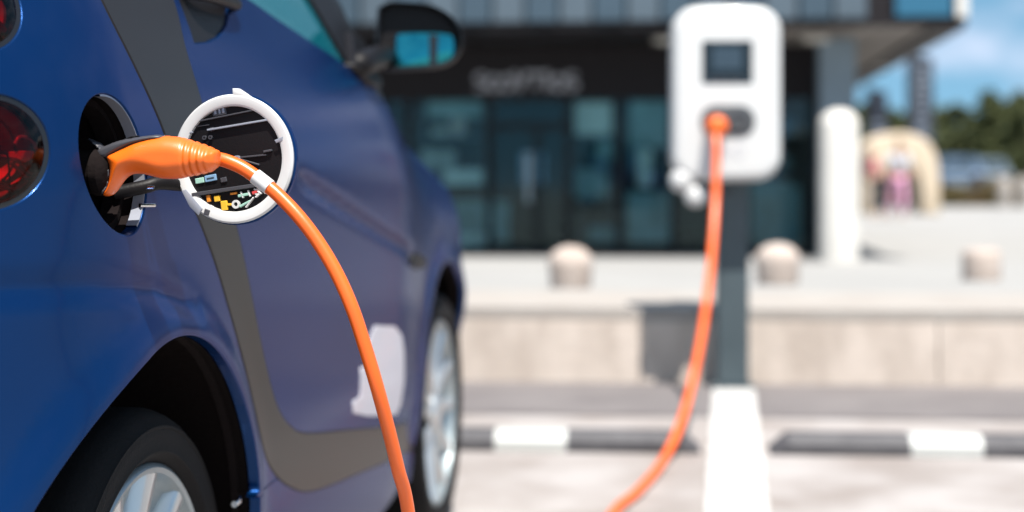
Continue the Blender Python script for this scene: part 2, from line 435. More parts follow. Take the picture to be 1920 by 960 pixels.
# ------------------------------------------------------------------ ground and setting
zd = Vector((0, 0, 1))
def sheet(name, pts, m, z=None, label=None, kind='structure'):
    vs = [Vector((p[0], p[1], p[2] if len(p) > 2 else z)) for p in pts]
    o = mk(name, vs, [tuple(range(len(vs)))], m, None, False); return tag(o, label, None, None, kind)
sheet('ground', [(-400, -60, 0), (500, -60, 0), (500, 900, 0), (-400, 900, 0)], 'plaza', label='pale paved ground stretching to the horizon')
WTH = R(4.6); wn = Vector((math.cos(WTH), -math.sin(WTH), 0)); wd = Vector((math.sin(WTH), math.cos(WTH), 0))
CB = px(1372, 730, 6.15); CB.z = 0
W0 = CB + wd * 0.105       # foot of the low wall behind the charger
def wl(u, v, z=0): 
    q = W0 + wn * u + wd * v; return Vector((q.x, q.y, z))
tag(mk('parking_ground', [wl(-9, -14, .004), wl(9, -14, .004), wl(9, 0.02, .004), wl(-9, 0.02, .004)], [(0, 1, 2, 3)], 'asphalt', None, False), 'pale sunlit parking bay surface', None, None, 'structure')
tag(mk('dark_strip', [wl(-9, -.86, .008), wl(9, -.86, .008), wl(9, 0.02, .008), wl(-9, 0.02, .008)], [(0, 1, 2, 3)], 'dark_strip', None, False), 'dark grey strip along the foot of the low wall', None, None, 'structure')  # band of darker grey laid along the wall foot
# bay line
bl0 = px(1376, 733, 6.10); bl0.z = .012
def bay(u, v): q = bl0 + NV * u + DV * v; return (q.x, q.y, .012)
random.seed(3)
lft = [bay(-.078 + random.uniform(-.002, .002), -k * .12) for k in range(60)]; rgt = [bay(.078 + random.uniform(-.002, .002), -k * .12) for k in range(60)]
vs = lft + rgt
tag(mk('bay_line', vs, [(i, 60 + i, 61 + i, i + 1) for i in range(59)], 'road_white', None, False), 'broad white painted bay line running from the charger towards the viewer', None, None, 'structure')
# low wall of stone blocks with coping
WH = .300
wall = empty('low_wall', wl(0, 0), -WTH, 'low pale concrete retaining wall behind the charging post', 'wall')
bm = bmesh.new(); box(bm, W0, wn, wd, zd, (-9, .03, 0), (9, .5, WH - .045)); mkb('wall_core', bm, 'dark_strip', wall)
random.seed(11); u = -8.4; k = 0
while u < 8.6:
    L = 1.15
    bm = bmesh.new(); vv = box(bm, W0, wn, wd, zd, (u + .002, random.uniform(0, .002), 0), (u + L - .002, .035, WH - .0475))
    bmesh.ops.bevel(bm, geom=[e for e in bm.edges], offset=.003, segments=2, affect='EDGES')
    mkb('wall_block', bm, 'concrete', wall); u += L
u = -8.7
while u < 8.6:
    L = 1.45
    bm = bmesh.new(); box(bm, W0, wn, wd, zd, (u + .003, .006, WH - .047), (u + L - .003, .46, WH + random.uniform(0, .002)))
    bmesh.ops.bevel(bm, geom=[e for e in bm.edges], offset=.004, segments=2, affect='EDGES')
    mkb('coping_stone', bm, 'coping', wall); u += L
# raised terrace sloping down to the plaza
vs = [wl(-14, .46, WH - .006), wl(14, .46, WH - .006), wl(14, 1.05, WH - .008), wl(-14, 1.05, WH - .008)]
tag(mk('terrace_path', vs, [(0, 1, 2, 3)], 'coping', None, False), 'pale path behind the low wall', None, None, 'structure')
vs = [wl(-14, 1.05, WH - .008), wl(14, 1.05, WH - .008), wl(14, 10.3, .006), wl(-14, 10.3, .006)]
tag(mk('terrace', vs, [(0, 1, 2, 3)], 'plaza', None, False), 'pale terrace falling gently from the low wall to the shop', None, None, 'structure')
def terz(x, y):
    v = (Vector((x, y, 0)) - W0).dot(wd)
    if v < .46: return 0.
    if v < 1.05: return WH - .006
    if v > 10.3: return 0.
    return (WH - .008) + (.006 - WH + .008) * (v - 1.05) / 9.25
# wheel stops
def wheel_stop(pa, pb, blocks, label):
    """rubber wheel stop from photo column pa to pb at its front foot"""
    def foot(x_):
        A = px(1200, 0, 4.705); A.z = 0
        # line through A along wn; find the point seen in column x_
        k_ = (x_ - 960) / F; t = (k_ * A.y - A.x) / (wn.x - k_ * wn.y); return A + wn * t
    a = foot(pa); b = foot(pb); L = (b - a).length
    t = empty('wheel_stop', tuple(a), -WTH, label, 'wheel stop', 'wheel stops in front of the low wall')
    prof = [(0, 0), (0, .030), (.030, .056), (.090, .056), (.125, .028), (.125, 0)]
    def piece(u0, u1, g, taper0=0, taper1=0):
        bm = bmesh.new(); secs = [(u0, taper0), (u0 + .05 if taper0 else u0 + .001, 0), (u1 - .05 if taper1 else u1 - .001, 0), (u1, taper1)]
        Rg = []
        for uu, tp in secs:
            Rg.append([bm.verts.new(a + wn * uu + wd * (v * (1 + g) - .0625 * g) + zd * (z * (1 + g) * (1 - .75 * tp) + .006)) for v, z in prof])
        for A, B in zip(Rg, Rg[1:]):
            for i in range(6): bm.faces.new((A[i], A[(i + 1) % 6], B[(i + 1) % 6], B[i]))
        bm.faces.new(Rg[0]); bm.faces.new(list(reversed(Rg[-1])))
        return bm
    u0 = 0
    mkb('body', piece(0, L, 0, 1, 1), 'stop', t, ang=25)
    for x0, x1 in blocks:
        c = (foot(x0) - a).length; d = (foot(x1) - a).length
        mkb('reflective_block', piece(c, d, .012), 'reflw', t, ang=25)
    return t
wheel_stop(520, 1313, [(575, 712), (927, 1062)], 'black rubber wheel stop with white blocks between the car front wheel and the bay line')
wheel_stop(1446, 2230, [(1709, 1845), (2060, 2190)], 'black rubber wheel stop with white block right of the white bay line')
# stone bollards on the terrace
def bollard(x_, ytop, ybase, wpx, label, flat):
    # distance at which the base stands on the terrace
    Y = 7.5
    for i in range(30):
        z = terz((x_ - 960) / F * Y, Y); Y = (HC - z) * F / (ybase - 330)
    q = px(x_, ybase, Y); r = wpx / 2 / F * Y; h = (ybase - ytop) / F * Y
    bm = bmesh.new()
    if flat: prof = [(0, 0), (r * .96, 0), (r, .02), (r * .98, h * .8), (r * .93, h * .93), (r * .80, h * .985), (0, h)]
    else: prof = [(0, 0), (r * .88, 0), (r * .92, .015), (r * .98, h * .50)] + [(r * math.cos(a), h * .60 + h * .40 * math.sin(a)) for a in [i * math.pi / 16 for i in range(8)]] + [(0, h)]
    lathe(bm, prof, q, zd, 32); o = mkb('stone_bollard', bm, 'stone', None, ang=50)
    return tag(o, label, 'bollard', 'low stone bollards on the terrace')
bollard(1070, 461, 540, 84, 'domed stone bollard between the car and the charger, in front of the shop', False)
bollard(1458, 456, 534, 84, 'domed stone bollard just right of the charger post', False)
bollard(1840, 466, 526, 72, 'flat-topped stone bollard farthest right on the terrace', True)

# ------------------------------------------------------------------ the shop building
BTH = R(6.5); bn = Vector((math.cos(BTH), -math.sin(BTH), 0)); bd = Vector((math.sin(BTH), math.cos(BTH), 0))
B0 = px(1100, 0, 16.4); B0.z = 0
def bu(x_, v=0):
    A = B0 + bd * v; k_ = (x_ - 960) / F; return (k_ * A.y - A.x) / (bn.x - k_ * bn.y)
def bz(x_, y_, v=0):
    q = B0 + bd * v + bn * bu(x_, v); return HC + (330 - y_) / F * q.y
shop = empty('shop_building', tuple(B0), -BTH, 'glass-fronted shop with blue-grey cladding and a deep overhanging roof', 'building')
UL, UR = -6.6, bu(1533)
VF = -2.2; UC = bu(1812, VF); ZS = bz(1812, 40, VF)
def bbox(name, a, b, m, bev=0., parent=shop):
    bm = bmesh.new(); box(bm, B0, bn, bd, zd, a, b)
    if bev: bmesh.ops.bevel(bm, geom=list(bm.edges), offset=bev, segments=1, affect='EDGES')
    return mkb(name, bm, m, parent, smooth=False)
bbox('roof_slab', (UL - 1, VF + .05, ZS + .03), (UC - .03, 9.4, ZS + 3.2), 'darkfr')
bbox('roof_edge_beam', (UL - 1, VF, ZS - .03), (UC, VF + .12, ZS + .03), 'darkfr')
bbox('roof_edge_beam', (UC - .26, VF + .122, ZS - .05), (UC, 9.4, ZS + .03), 'darkfr')
# cladding panels of the upper storey
u = UL - 1; k = 0; pw = .30
ub = bu(1668, VF)
while u + pw < ub + .02:
    bbox('cladding_panel', (u + .012, VF - .035 + (.012 if k % 2 else 0), ZS + .035), (u + pw - .012, VF + .05, ZS + 2.6), 'clad' if k % 2 else 'cladd', .006); u += pw; k += 1
bbox('corner_window_panel', (ub + .05, VF - .02, ZS + .045), (bu(1785, VF), VF + .05, ZS + 2.6), 'cladb', .006)
bbox('corner_trim', (bu(1793, VF), VF - .03, ZS + .035), (UC + .01, VF + .05, ZS + 2.6), 'wstone', .006)
v = VF + .06
while v < 9.2:
    bbox('cladding_panel', (UC - .031, v + .012, ZS + .035), (UC + .01, v + .588, ZS + 2.6), 'cladd' if k % 2 else 'clad', .006); v += .6; k += 1
# soffit boards
u = bu(1440, VF); 
bbox('soffit', (UL - 1, VF + .121, ZS - .012), (u - .01, 9.3, ZS + .029), 'darkfr')
n_ = 9; bw = (UC - .265 - u) / n_
for i in range(n_):
    bbox('soffit_board', (u + i * bw + .006, VF + .125, ZS - .014 - .003 * (i % 2)), (u + (i + 1) * bw - .006, 9.3, ZS + .028), 'soffit', .003)
for x_, v_ in ((1530, -.9), (1250, -.9), (1655, 3.0)):
    bm = bmesh.new(); lathe(bm, [(0, 0), (.13, 0), (.13, -.03), (.11, -.04), (0, -.042)], B0 + bn * bu(x_, v_) + bd * v_ + zd * (ZS - .014), zd, 20)
    mkb('ceiling_lamp', bm, 'wstone', shop)
# storefront: head band, sign, mullions, panes
ZH = bz(1100, 187)
bbox('head_band', (UL, -.06, ZH), (UR, .12, ZS - .015), 'darkfr')
bbox('floor_plinth', (UL, -.05, 0), (UR, .10, .05), 'darkfr')
bbox('pavement_step', (UL - .5, -.75, .001), (UR + .5, -.052, .022), 'coping')
mull = [640, 716, 768, 918, 1066, 1160, 1262, 1400, 1531]
us = [UL] + [bu(x_) for x_ in mull]
for uu in us:
    bbox('mullion', (uu - .03, -.045, .051), (uu + .03, .06, ZH - .001), 'darkfr', .004)
for i in range(len(us) - 1):
    bbox('window_pane', (us[i] + .031, .0, .052), (us[i + 1] - .031, .012, ZH - .002), 'shopglass')
zt = bz(1400, 335)
for a_, b_ in ((1, 3), (6, 8)):
    bbox('transom', (us[a_ + 1] + .031, -.03, zt - .02), (us[b_] - .031, .04, zt + .02), 'darkfr')
# entrance door frame between 918 and 1066
bbox('door_frame', (us[4] + .031, -.03, ZH - .30), (us[5] - .031, .04, ZH - .24), 'darkfr')
bbox('door_handle', ((us[4] + us[5]) / 2 - .02, -.07, .55), ((us[4] + us[5]) / 2 + .02, -.03, 1.05), 'silverd')
bbox('door_stile', ((us[4] + us[5]) / 2 + .06, -.029, .052), ((us[4] + us[5]) / 2 + .11, .05, ZH - .301), 'darkfr')
# room behind the glass
bbox('inner_floor', (UL, .11, .0), (UR - .1, 6.2, .04), 'dark_strip')
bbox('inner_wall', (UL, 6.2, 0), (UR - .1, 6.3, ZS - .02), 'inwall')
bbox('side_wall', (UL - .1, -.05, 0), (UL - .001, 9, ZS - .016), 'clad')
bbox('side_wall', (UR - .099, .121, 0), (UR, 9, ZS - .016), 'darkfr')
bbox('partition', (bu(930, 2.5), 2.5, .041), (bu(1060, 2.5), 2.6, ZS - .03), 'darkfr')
# flat panels behind the glass, tinted to stand in for its reflections
def patch(x0, y0, x1, y1, m, v_, label):
    o = bbox('window_patch', (bu(x0, v_), v_, bz(x0, y1, v_)), (bu(x1, v_), v_ + .02, bz(x0, y0, v_)), m, .003, None)
    return tag(o, label, 'window board', 'patches behind the shop glass, mostly painted reflections')
patch(1078, 192, 1148, 252, 'pale', .2, 'brightest pale board of painted reflection high in the window right of the shop door')
patch(1180, 190, 1252, 275, 'teal', .2, 'teal board of painted reflection high in the window just left of the charger')
patch(800, 190, 905, 222, 'teal', .2, 'narrow teal strip of painted reflection at the top of the shop window beside the car')
patch(832, 318, 905, 345, 'pale', .35, 'small pale strip of painted highlight at mid height in the window beside the car')
patch(850, 375, 955, 455, 'teal', .25, 'teal board of painted reflection low in the window beside the car')
patch(845, 440, 915, 462, 'pale', .22, 'pale strip at the foot of the window beside the car')
patch(1175, 360, 1255, 455, 'teal', .25, 'teal board of painted reflection low in the window left of the charger')
patch(1105, 425, 1160, 455, 'teal', .25, 'small teal board of painted reflection at the foot of the window right of the shop door')
patch(1408, 345, 1500, 458, 'teal', .25, 'teal board of painted reflection low in the window right of the charger post')
patch(1078, 315, 1140, 370, 'teal', .3, 'small teal board of painted reflection at mid height in the window right of the shop door')
patch(975, 285, 1022, 345, 'bluet', .6, 'dim blue board seen through the shop door')
# shelves with goods inside the shop
random.seed(17)
def shelf(x0, x1, v_, label):
    u0, u1 = bu(x0, v_), bu(x1, v_); q = B0 + bn * u0 + bd * v_; t = empty('shop_shelf', (q.x, q.y, .041), -BTH, label, 'shelf', 'shelves inside the shop')
    for uu in (u0, u1 - .03): bbox('upright', (uu, v_, .041), (uu + .03, v_ + .3, 1.5), 'greypl', 0, t)
    for k in range(4): bbox('shelf_board', (u0 + .031, v_ + .01, .16 + k * .36), (u1 - .031, v_ + .29, .18 + k * .36), 'column', 0, t)
    for k in range(4):
        uu = u0 + .06
        while uu < u1 - .2:
            w_ = random.uniform(.06, .18); h_ = random.uniform(.08, .27); z_ = .181 + k * .36
            if random.random() < .75:
                o = bbox('goods', (uu, v_ + .04, z_), (uu + w_, v_ + .22, z_ + h_), random.choice(['pale', 'teal', 'bluet', 'white', 'darkfr', 'column']), .004, t)
            uu += w_ + .03
shelf(780, 905, .9, 'shelf of small goods inside the window beside the car')
shelf(1082, 1150, 1.1, 'narrow shelf of goods inside the window right of the shop door')
shelf(1172, 1256, .9, 'shelf of goods inside the window just left of the charger')
shelf(1420, 1520, .9, 'shelf of goods inside the window right of the charger post')
patch(1196, 280, 1222, 350, 'pale', .3, 'small pale strip of painted reflection at mid height in the window just left of the charger')
patch(1120, 262, 1146, 300, 'teal', .3, 'small dim strip of painted reflection below the brightest pale board')
# sign: blurred rounded letters on the head band
sgn = empty('shop_sign', tuple(B0 + bn * bu(985)), -BTH, 'row of pale illegible letters on the dark band over the shop door', 'sign')
def ring2(cx, cy, r0, r1, n=20, sx=1., a0=0, a1=2 * math.pi):
    P = [(cx + sx * r1 * math.cos(a0 + (a1 - a0) * i / n), cy + r1 * math.sin(a0 + (a1 - a0) * i / n)) for i in range(n + 1)]
    Q = [(cx + sx * r0 * math.cos(a0 + (a1 - a0) * i / n), cy + r0 * math.sin(a0 + (a1 - a0) * i / n)) for i in range(n + 1)]
    return P, Q
zc = (bz(985, 130) + bz(985, 178)) / 2; lh = .12
def glyph(kind, uc):
    bm = bmesh.new()
    def strip(A, B):
        va = [bm.verts.new(B0 + bn * p[0] + zd * p[1] - bd * .10) for p in A]; vb = [bm.verts.new(B0 + bn * p[0] + zd * p[1] - bd * .10) for p in B]
        va2 = [bm.verts.new(v_.co + bd * .038) for v_ in va]; vb2 = [bm.verts.new(v_.co + bd * .038) for v_ in vb]
        for i in range(len(A) - 1):
            bm.faces.new((va[i], va[i + 1], vb[i + 1], vb[i])); bm.faces.new((va[i], va2[i], va2[i + 1], va[i + 1])); bm.faces.new((vb[i], vb[i + 1], vb2[i + 1], vb2[i]))
    if kind == 'o': strip(*ring2(uc, zc - .015, .045, .085))
    elif kind == 's':
        strip(*ring2(uc, zc + .04, .025, .058, 14, 1.2, R(20), R(270))); strip(*ring2(uc, zc - .043, .025, .058, 14, 1.2, R(-160), R(90)))
    elif kind == 't': strip([(uc - .10, zc + .10), (uc + .10, zc + .10)], [(uc - .10, zc + .06), (uc + .10, zc + .06)]); strip([(uc - .02, zc + .06), (uc - .02, zc - .08)], [(uc + .02, zc + .06), (uc + .02, zc - .08)])
    elif kind == 'y': strip([(uc - .09, zc + .09), (uc - .02, zc - .02)], [(uc - .05, zc + .11), (uc + .02, zc + .0)]); strip([(uc + .05, zc + .11), (uc - .04, zc - .09)], [(uc + .09, zc + .10), (uc + .0, zc - .10)])
    elif kind == 'l': strip([(uc - .02, zc + .11), (uc - .02, zc - .09)], [(uc + .02, zc + .11), (uc + .02, zc - .09)])
    mkb('letter', bm, 'signl', sgn, smooth=False)
for kd, x_ in (('s', 902), ('o', 926), ('o', 950), ('y', 975), ('t', 1004), ('l', 1026), ('o', 1046), ('s', 1072)): glyph(kd, bu(x_, -.1))
# corner column and white round pillar
cu0, cu1 = bu(1534, -.55), bu(1600, -.55)
o = bbox('square_column', (cu0, -.80, 0), (cu1, -.40, ZS - .017), 'column', .01, None); tag(o, 'blue-grey square column holding up the corner of the shop roof', 'column')
Y = 13.45; q = px(1573, 330, Y); q.z = terz(q.x, Y); r = 37 / F * Y; h = bz(1573, 205, -1.6) - q.z; h = (HC + 125 / F * Y) - q.z
bm = bmesh.new(); lathe(bm, [(0, 0), (r * 1.0, 0), (r, .05), (r * .985, h - r * .8)] + [(r * .985 * math.cos(a), h - r * .8 + r * .8 * math.sin(a)) for a in [i * math.pi / 16 for i in range(1, 8)]] + [(0, h)], q, zd, 40)
tag(mkb('round_pillar', bm, 'wstone', None, ang=50), 'stout white round-topped pillar in front of the shop corner', 'pillar')

# ------------------------------------------------------------------ far right: banners, arch, people, verge, car, trees
def banner(x0, x1, y0, y1, Y, label, rows):
    a = px(x0, y1, Y); b = px(x1, y0, Y); t = empty('tall_banner', (a.x, Y, 0), 0, label, 'banner')
    W_ = b.x - a.x; z0, z1 = a.z, b.z
    tubem('pole', [(a.x - .05, Y, 0), (a.x - .05, Y, z1 + .1)], .03, 'darkfr', t, 10)
    nx, nz = 10, 24; vs = []; fs = []
    for f_ in (0, .012):
        for j in range(nz + 1):
            for i in range(nx + 1):
                uu, vv = i / nx, j / nz
                vs.append((a.x + W_ * uu, Y + .05 * math.sin(uu * 4 + vv * 3) + f_, z0 + (z1 - z0) * vv * (1 - .06 * uu * vv)))
    st_ = (nx + 1) * (nz + 1)
    for j in range(nz):
        for i in range(nx):
            q = j * (nx + 1) + i; fs.append((q, q + 1, q + nx + 2, q + nx + 1)); fs.append((st_ + q, st_ + q + nx + 1, st_ + q + nx + 2, st_ + q + 1))
    mk('banner_cloth', vs, fs, 'navy', t)
    random.seed(5); z = z0 + .15; k = 0
    while z < z1 - .3 and k < rows:
        hgt = .09; bm = bmesh.new(); uu0 = .22 + random.uniform(0, .1); uu1 = .75 + random.uniform(-.12, .1)
        va = []
        for zz in (z, z + hgt):
            for uu in (uu0, (uu0 + uu1) / 2, uu1): va.append(bm.verts.new((a.x + W_ * uu, Y + .05 * math.sin(uu * 4 + (zz - z0) / (z1 - z0) * 3) - .008, zz)))
        bm.faces.new((va[0], va[1], va[4], va[3])); bm.faces.new((va[1], va[2], va[5], va[4]))
        mkb('print_stripe', bm, 'bannerw', t); z += hgt + .10; k += 1
banner(1706, 1750, 98, 300, 38, 'tall navy banner with a column of pale print, right of the shop roof', 14)
banner(1630, 1664, 165, 290, 39, 'shorter dark banner under the roof edge beside the round pillar', 4)
# cream arch shelter
def archs():
    Y = 34.5; o = px(1682, 400, Y); o.z = 0
    s = Y / F
    outer = [(-70, 0), (-70, 95), (-62, 128), (-38, 146), (0, 152), (38, 143), (60, 120), (70, 80), (72, 0), (40, 0), (38, 50), (28, 80), (8, 95), (-16, 92), (-34, 72), (-40, 40), (-42, 0)]
    pts = smoothseg([(a_ * s, b_ * s) for a_, b_ in outer[:9]], 5) + smoothseg([(a_ * s, b_ * s) for a_, b_ in outer[9:]], 5)
    bm = bmesh.new(); slab(bm, pts, Vector((o.x, Y + .5, 0)), Vector((1, 0, 0)), zd, Vector((0, -1, 0)), 0, .9, .05, 3)
    bmesh.ops.triangulate(bm, faces=[f for f in bm.faces if len(f.verts) > 4])
    return tag(mkb('arch_shelter', bm, 'cream', None, ang=40), 'cream arched shelter behind the people on the plaza', 'shelter')
archs()
def figure(loc, H, yaw, label, top, trousers, hair, stride=.12, bend=0., bag=None):
    t = empty('person', loc, yaw, label, 'person'); k = H / 1.75
    def sk(name, J, E, m, lv=1):
        me = bpy.data.meshes.new(name); me.from_pydata([tuple(Vector(j[:3]) * k) for j in J], E, []); o = bpy.data.objects.new(name, me); COL.objects.link(o); o.parent = t
        me.materials.append(M[m]); md = o.modifiers.new('s', 'SKIN'); md.use_smooth_shade = True
        for i, j in enumerate(J):
            v_ = me.skin_vertices[0].data[i]; v_.radius = (j[3] * k, (j[4] if len(j) > 4 else j[3]) * k); v_.use_root = (i == 0)
        sb = o.modifiers.new('b', 'SUBSURF'); sb.levels = lv; sb.render_levels = lv
        return o
    f = bend
    J = [(0, 0, .95, .14, .11), (0, -.02 - f * .3, 1.18, .13, .10), (0, -.03 - f * .6, 1.40, .16, .10), (0, -.04 - f * .75, 1.50, .055), (0, -.06 - f * .8, 1.56, .06), (0, -.07 - f * .85, 1.63, .085, .10), (0, -.07 - f * .85, 1.74, .06),
         (.18, -.03 - f * .6, 1.42, .055), (.24, -.06 - f * .6, 1.15, .042), (.26, -.20 - f * .5, .95, .032), (.26, -.24 - f * .5, .88, .03),
         (-.18, -.03 - f * .6, 1.42, .055), (-.25, .0 - f * .5, 1.15, .042), (-.27, -.10 - f * .4, .92, .032), (-.27, -.13 - f * .4, .85, .03),
         (.10, 0, .90, .09), (.11, -stride, .50, .062), (.11, -stride * .8, .08, .04), (.11, -stride * .8 - .14, .04, .035),
         (-.10, 0, .90, .09), (-.11, stride * .6, .50, .062), (-.11, stride * 1.6, .10, .04), (-.11, stride * 1.6 - .13, .04, .035)]
    E = [(0, 1), (1, 2), (2, 3), (3, 4), (4, 5), (5, 6), (2, 7), (7, 8), (8, 9), (9, 10), (2, 11), (11, 12), (12, 13), (13, 14), (0, 15), (15, 16), (16, 17), (17, 18), (0, 19), (19, 20), (20, 21), (21, 22)]
    sk('body', J, E, 'skin')
    g = 1.14
    sk('shirt', [(j[0], j[1], j[2], j[3] * g, (j[4] if len(j) > 4 else j[3]) * g) for j in (J[0], J[1], J[2], J[7], (J[8][0], J[8][1], J[8][2], .052), J[11], (J[12][0], J[12][1], J[12][2], .052))], [(0, 1), (1, 2), (2, 3), (3, 4), (2, 5), (5, 6)], top)
    q = [(0, 0, .97, .155, .125), (.10, 0, .88, .105), (.11, -stride, .50, .085), (.11, -stride * .82, .14, .065), (-.10, 0, .88, .105), (-.11, stride * .6, .50, .085), (-.11, stride * 1.5, .16, .065)]
    sk('trousers', q, [(0, 1), (1, 2), (2, 3), (0, 4), (4, 5), (5, 6)], trousers)
    sk('hair', [(0, -.03 - f * .85, 1.60, .08, .08), (0, -.03 - f * .85, 1.70, .098, .11), (0, -.05 - f * .85, 1.77, .07)], [(0, 1), (1, 2)], hair)
    for sx, ys in ((.11, -stride * .8 - .06), (-.11, stride * 1.6 - .06)):
        sk('shoe', [(sx, ys + .08, .045, .045), (sx, ys - .10, .038, .042, .034)], [(0, 1)], 'wstone')
    return t
def gz(x_, y_base): Y_ = HC * F / (y_base - 330); return Vector(((x_ - 960) / F * Y_, Y_, 0)), Y_
q, Yp = gz(1682, 412); figure(tuple(q), 1.50, R(12), 'person in a pale blue top and pink trousers beside the cream arch', 'lilac', 'pink', 'hair', .10, .1)
q, Yp = gz(1643, 410); figure(tuple(q), 1.38, R(-70), 'person in a red top and dark trousers half hidden behind the one in pink', 'redc', 'dkc', 'hair', .16, .2)
# verge with low planting
vy = 43.0
vg = sheet('verge', [(9.5, vy, .02), (60, vy - 5, .02), (200, 190, .02), (-10, 190, .02)], 'grass', label='dry grass verge behind the plaza')
def leafcloud(bm, n, fn, size, flat=.5):
    for i in range(n):
        c, s_ = fn(); a = Vector((random.gauss(0, 1), random.gauss(0, 1), random.gauss(0, 1))).normalized(); b = a.orthogonal().normalized(); cc = a.cross(b)
        sz = size * s_ * random.uniform(.6, 1.3)
        bm.faces.new([bm.verts.new(c + b * sz * x_ + cc * sz * y_ * flat) for x_, y_ in ((-1, -.2), (0, -1), (1, 0), (.1, 1))])
random.seed(21); bm = bmesh.new()
leafcloud(bm, 9000, lambda: (Vector((random.uniform(9.6, 30), 0, 0)), 1), .0) if False else None
def hedgept():
    x_ = random.uniform(9.8, 32); y_ = vy + .3 - (x_ - 9.5) * .1 + random.uniform(0, 1.6); hmax = .52 + .22 * noise.noise(Vector((x_ * .8, y_ * .8, 0))) + (.2 if x_ > 12.6 else 0)
    return Vector((x_, y_, random.uniform(.02, max(.12, hmax)))), 1
leafcloud(bm, 12000, hedgept, .09); me = mkb('verge_planting', bm, 'leafb', None, smooth=False); tag(me, 'low brown-green planting along the far edge of the plaza', None, None, 'stuff')
def cream_bollard(x_, y0, y1, wpx, Y, label):
    r = wpx / 2 / F * Y; q = px(x_, y1, Y); q.z = 0; h = HC + (330 - y0) / F * Y
    bm = bmesh.new(); lathe(bm, [(0, 0), (r * .9, 0), (r, h * .5)] + [(r * math.cos(a), h * .6 + h * .4 * math.sin(a)) for a in [i * math.pi / 12 for i in range(6)]] + [(0, h)], q, zd, 24)
    return tag(mkb('rounded_bollard', bm, 'coping', None, ang=50), label, 'bollard', 'rounded pale bollards in front of the trees')
cream_bollard(1884, 332, 380, 28, 42, 'pale rounded bollard before the trees, the left one of the pair at the right edge')
cream_bollard(1921, 330, 381, 30, 42, 'pale rounded bollard cut by the right edge of the photo, before the trees')
def far_car(x_, Y, yaw, label, m):
    q = px(x_, 330, Y); t = empty('parked_car', (q.x, Y, 0), yaw, label, 'car')
    O = Vector((q.x, Y, 0)); rx = Vector((math.cos(yaw), math.sin(yaw), 0)); ry = Vector((-math.sin(yaw), math.cos(yaw), 0))
    side = [(-2.0, .30), (-2.05, .75), (-1.95, .92), (-1.2, .98), (-.55, 1.42), (.9, 1.46), (1.7, 1.02), (2.0, .88), (2.05, .4), (2.0, .28)]
    bm = bmesh.new(); Rg = []
    for wv, ins in ((-.82, .10), (-.86, 0), (-.78, 0), (0, 0), (.78, 0), (.86, 0), (.82, .10)):
        Rg.append([bm.verts.new(O + rx * (wv * (1 if z < 1.0 else .78)) + ry * (a_ * (1 - ins * .3)) + zd * (z + (.03 if abs(wv) < .1 and z > 1.2 else 0))) for a_, z in side])
    for A, B in zip(Rg, Rg[1:]):
        for i in range(len(side)): bm.faces.new((A[i], A[(i + 1) % 10], B[(i + 1) % 10], B[i]))
    bm.faces.new(Rg[0]); bm.faces.new(list(reversed(Rg[-1])))
    mkb('body', bm, m, t, ang=40)
    def pane(name, A, mm='farglass'):
        bm = bmesh.new(); bm.faces.new([bm.verts.new(O + rx * a_[0] + ry * a_[1] + zd * a_[2]) for a_ in A]); mkb(name, bm, mm, t, smooth=False)
    pane('rear_window', [(-.58, -1.18, 1.02), (.58, -1.18, 1.02), (.52, -.63, 1.38), (-.52, -.63, 1.38)])
    pane('side_window', [(-.692, -1.0, 1.03), (-.692, 1.4, 1.03), (-.69, .85, 1.37), (-.69, -.55, 1.36)])
    pane('side_window', [(.692, -1.0, 1.03), (.692, 1.4, 1.03), (.69, .85, 1.37), (.69, -.55, 1.36)])
    for sx in (-1, 1):
        bm = bmesh.new(); box(bm, O, rx, ry, zd, (sx * .62 - .12, -2.07, .72), (sx * .62 + .12, -1.99, .88)); mkb('tail_light', bm, 'lampdark', t)
        for yy in (-1.25, 1.3):
            bm = bmesh.new(); lathe(bm, [(0, 0), (.20, .0), (.31, .0), (.33, -.03), (.33, -.2), (0, -.2)], O + rx * sx * .84 + ry * yy + zd * .33, rx * sx, 24); mkb('wheel', bm, 'rubber', t, ang=40)
    bm = bmesh.new(); box(bm, O, rx, ry, zd, (-.26, -2.085, .5), (.26, -2.05, .61)); mkb('number_plate', bm, 'reflw', t)
far_car(1792, 52, R(-14), 'slate blue car parked beyond the verge under the trees', 'farcar')
far_car(1846, 58, R(-14), 'grey car parked behind the slate blue one, nearer the tall tree', 'clad')
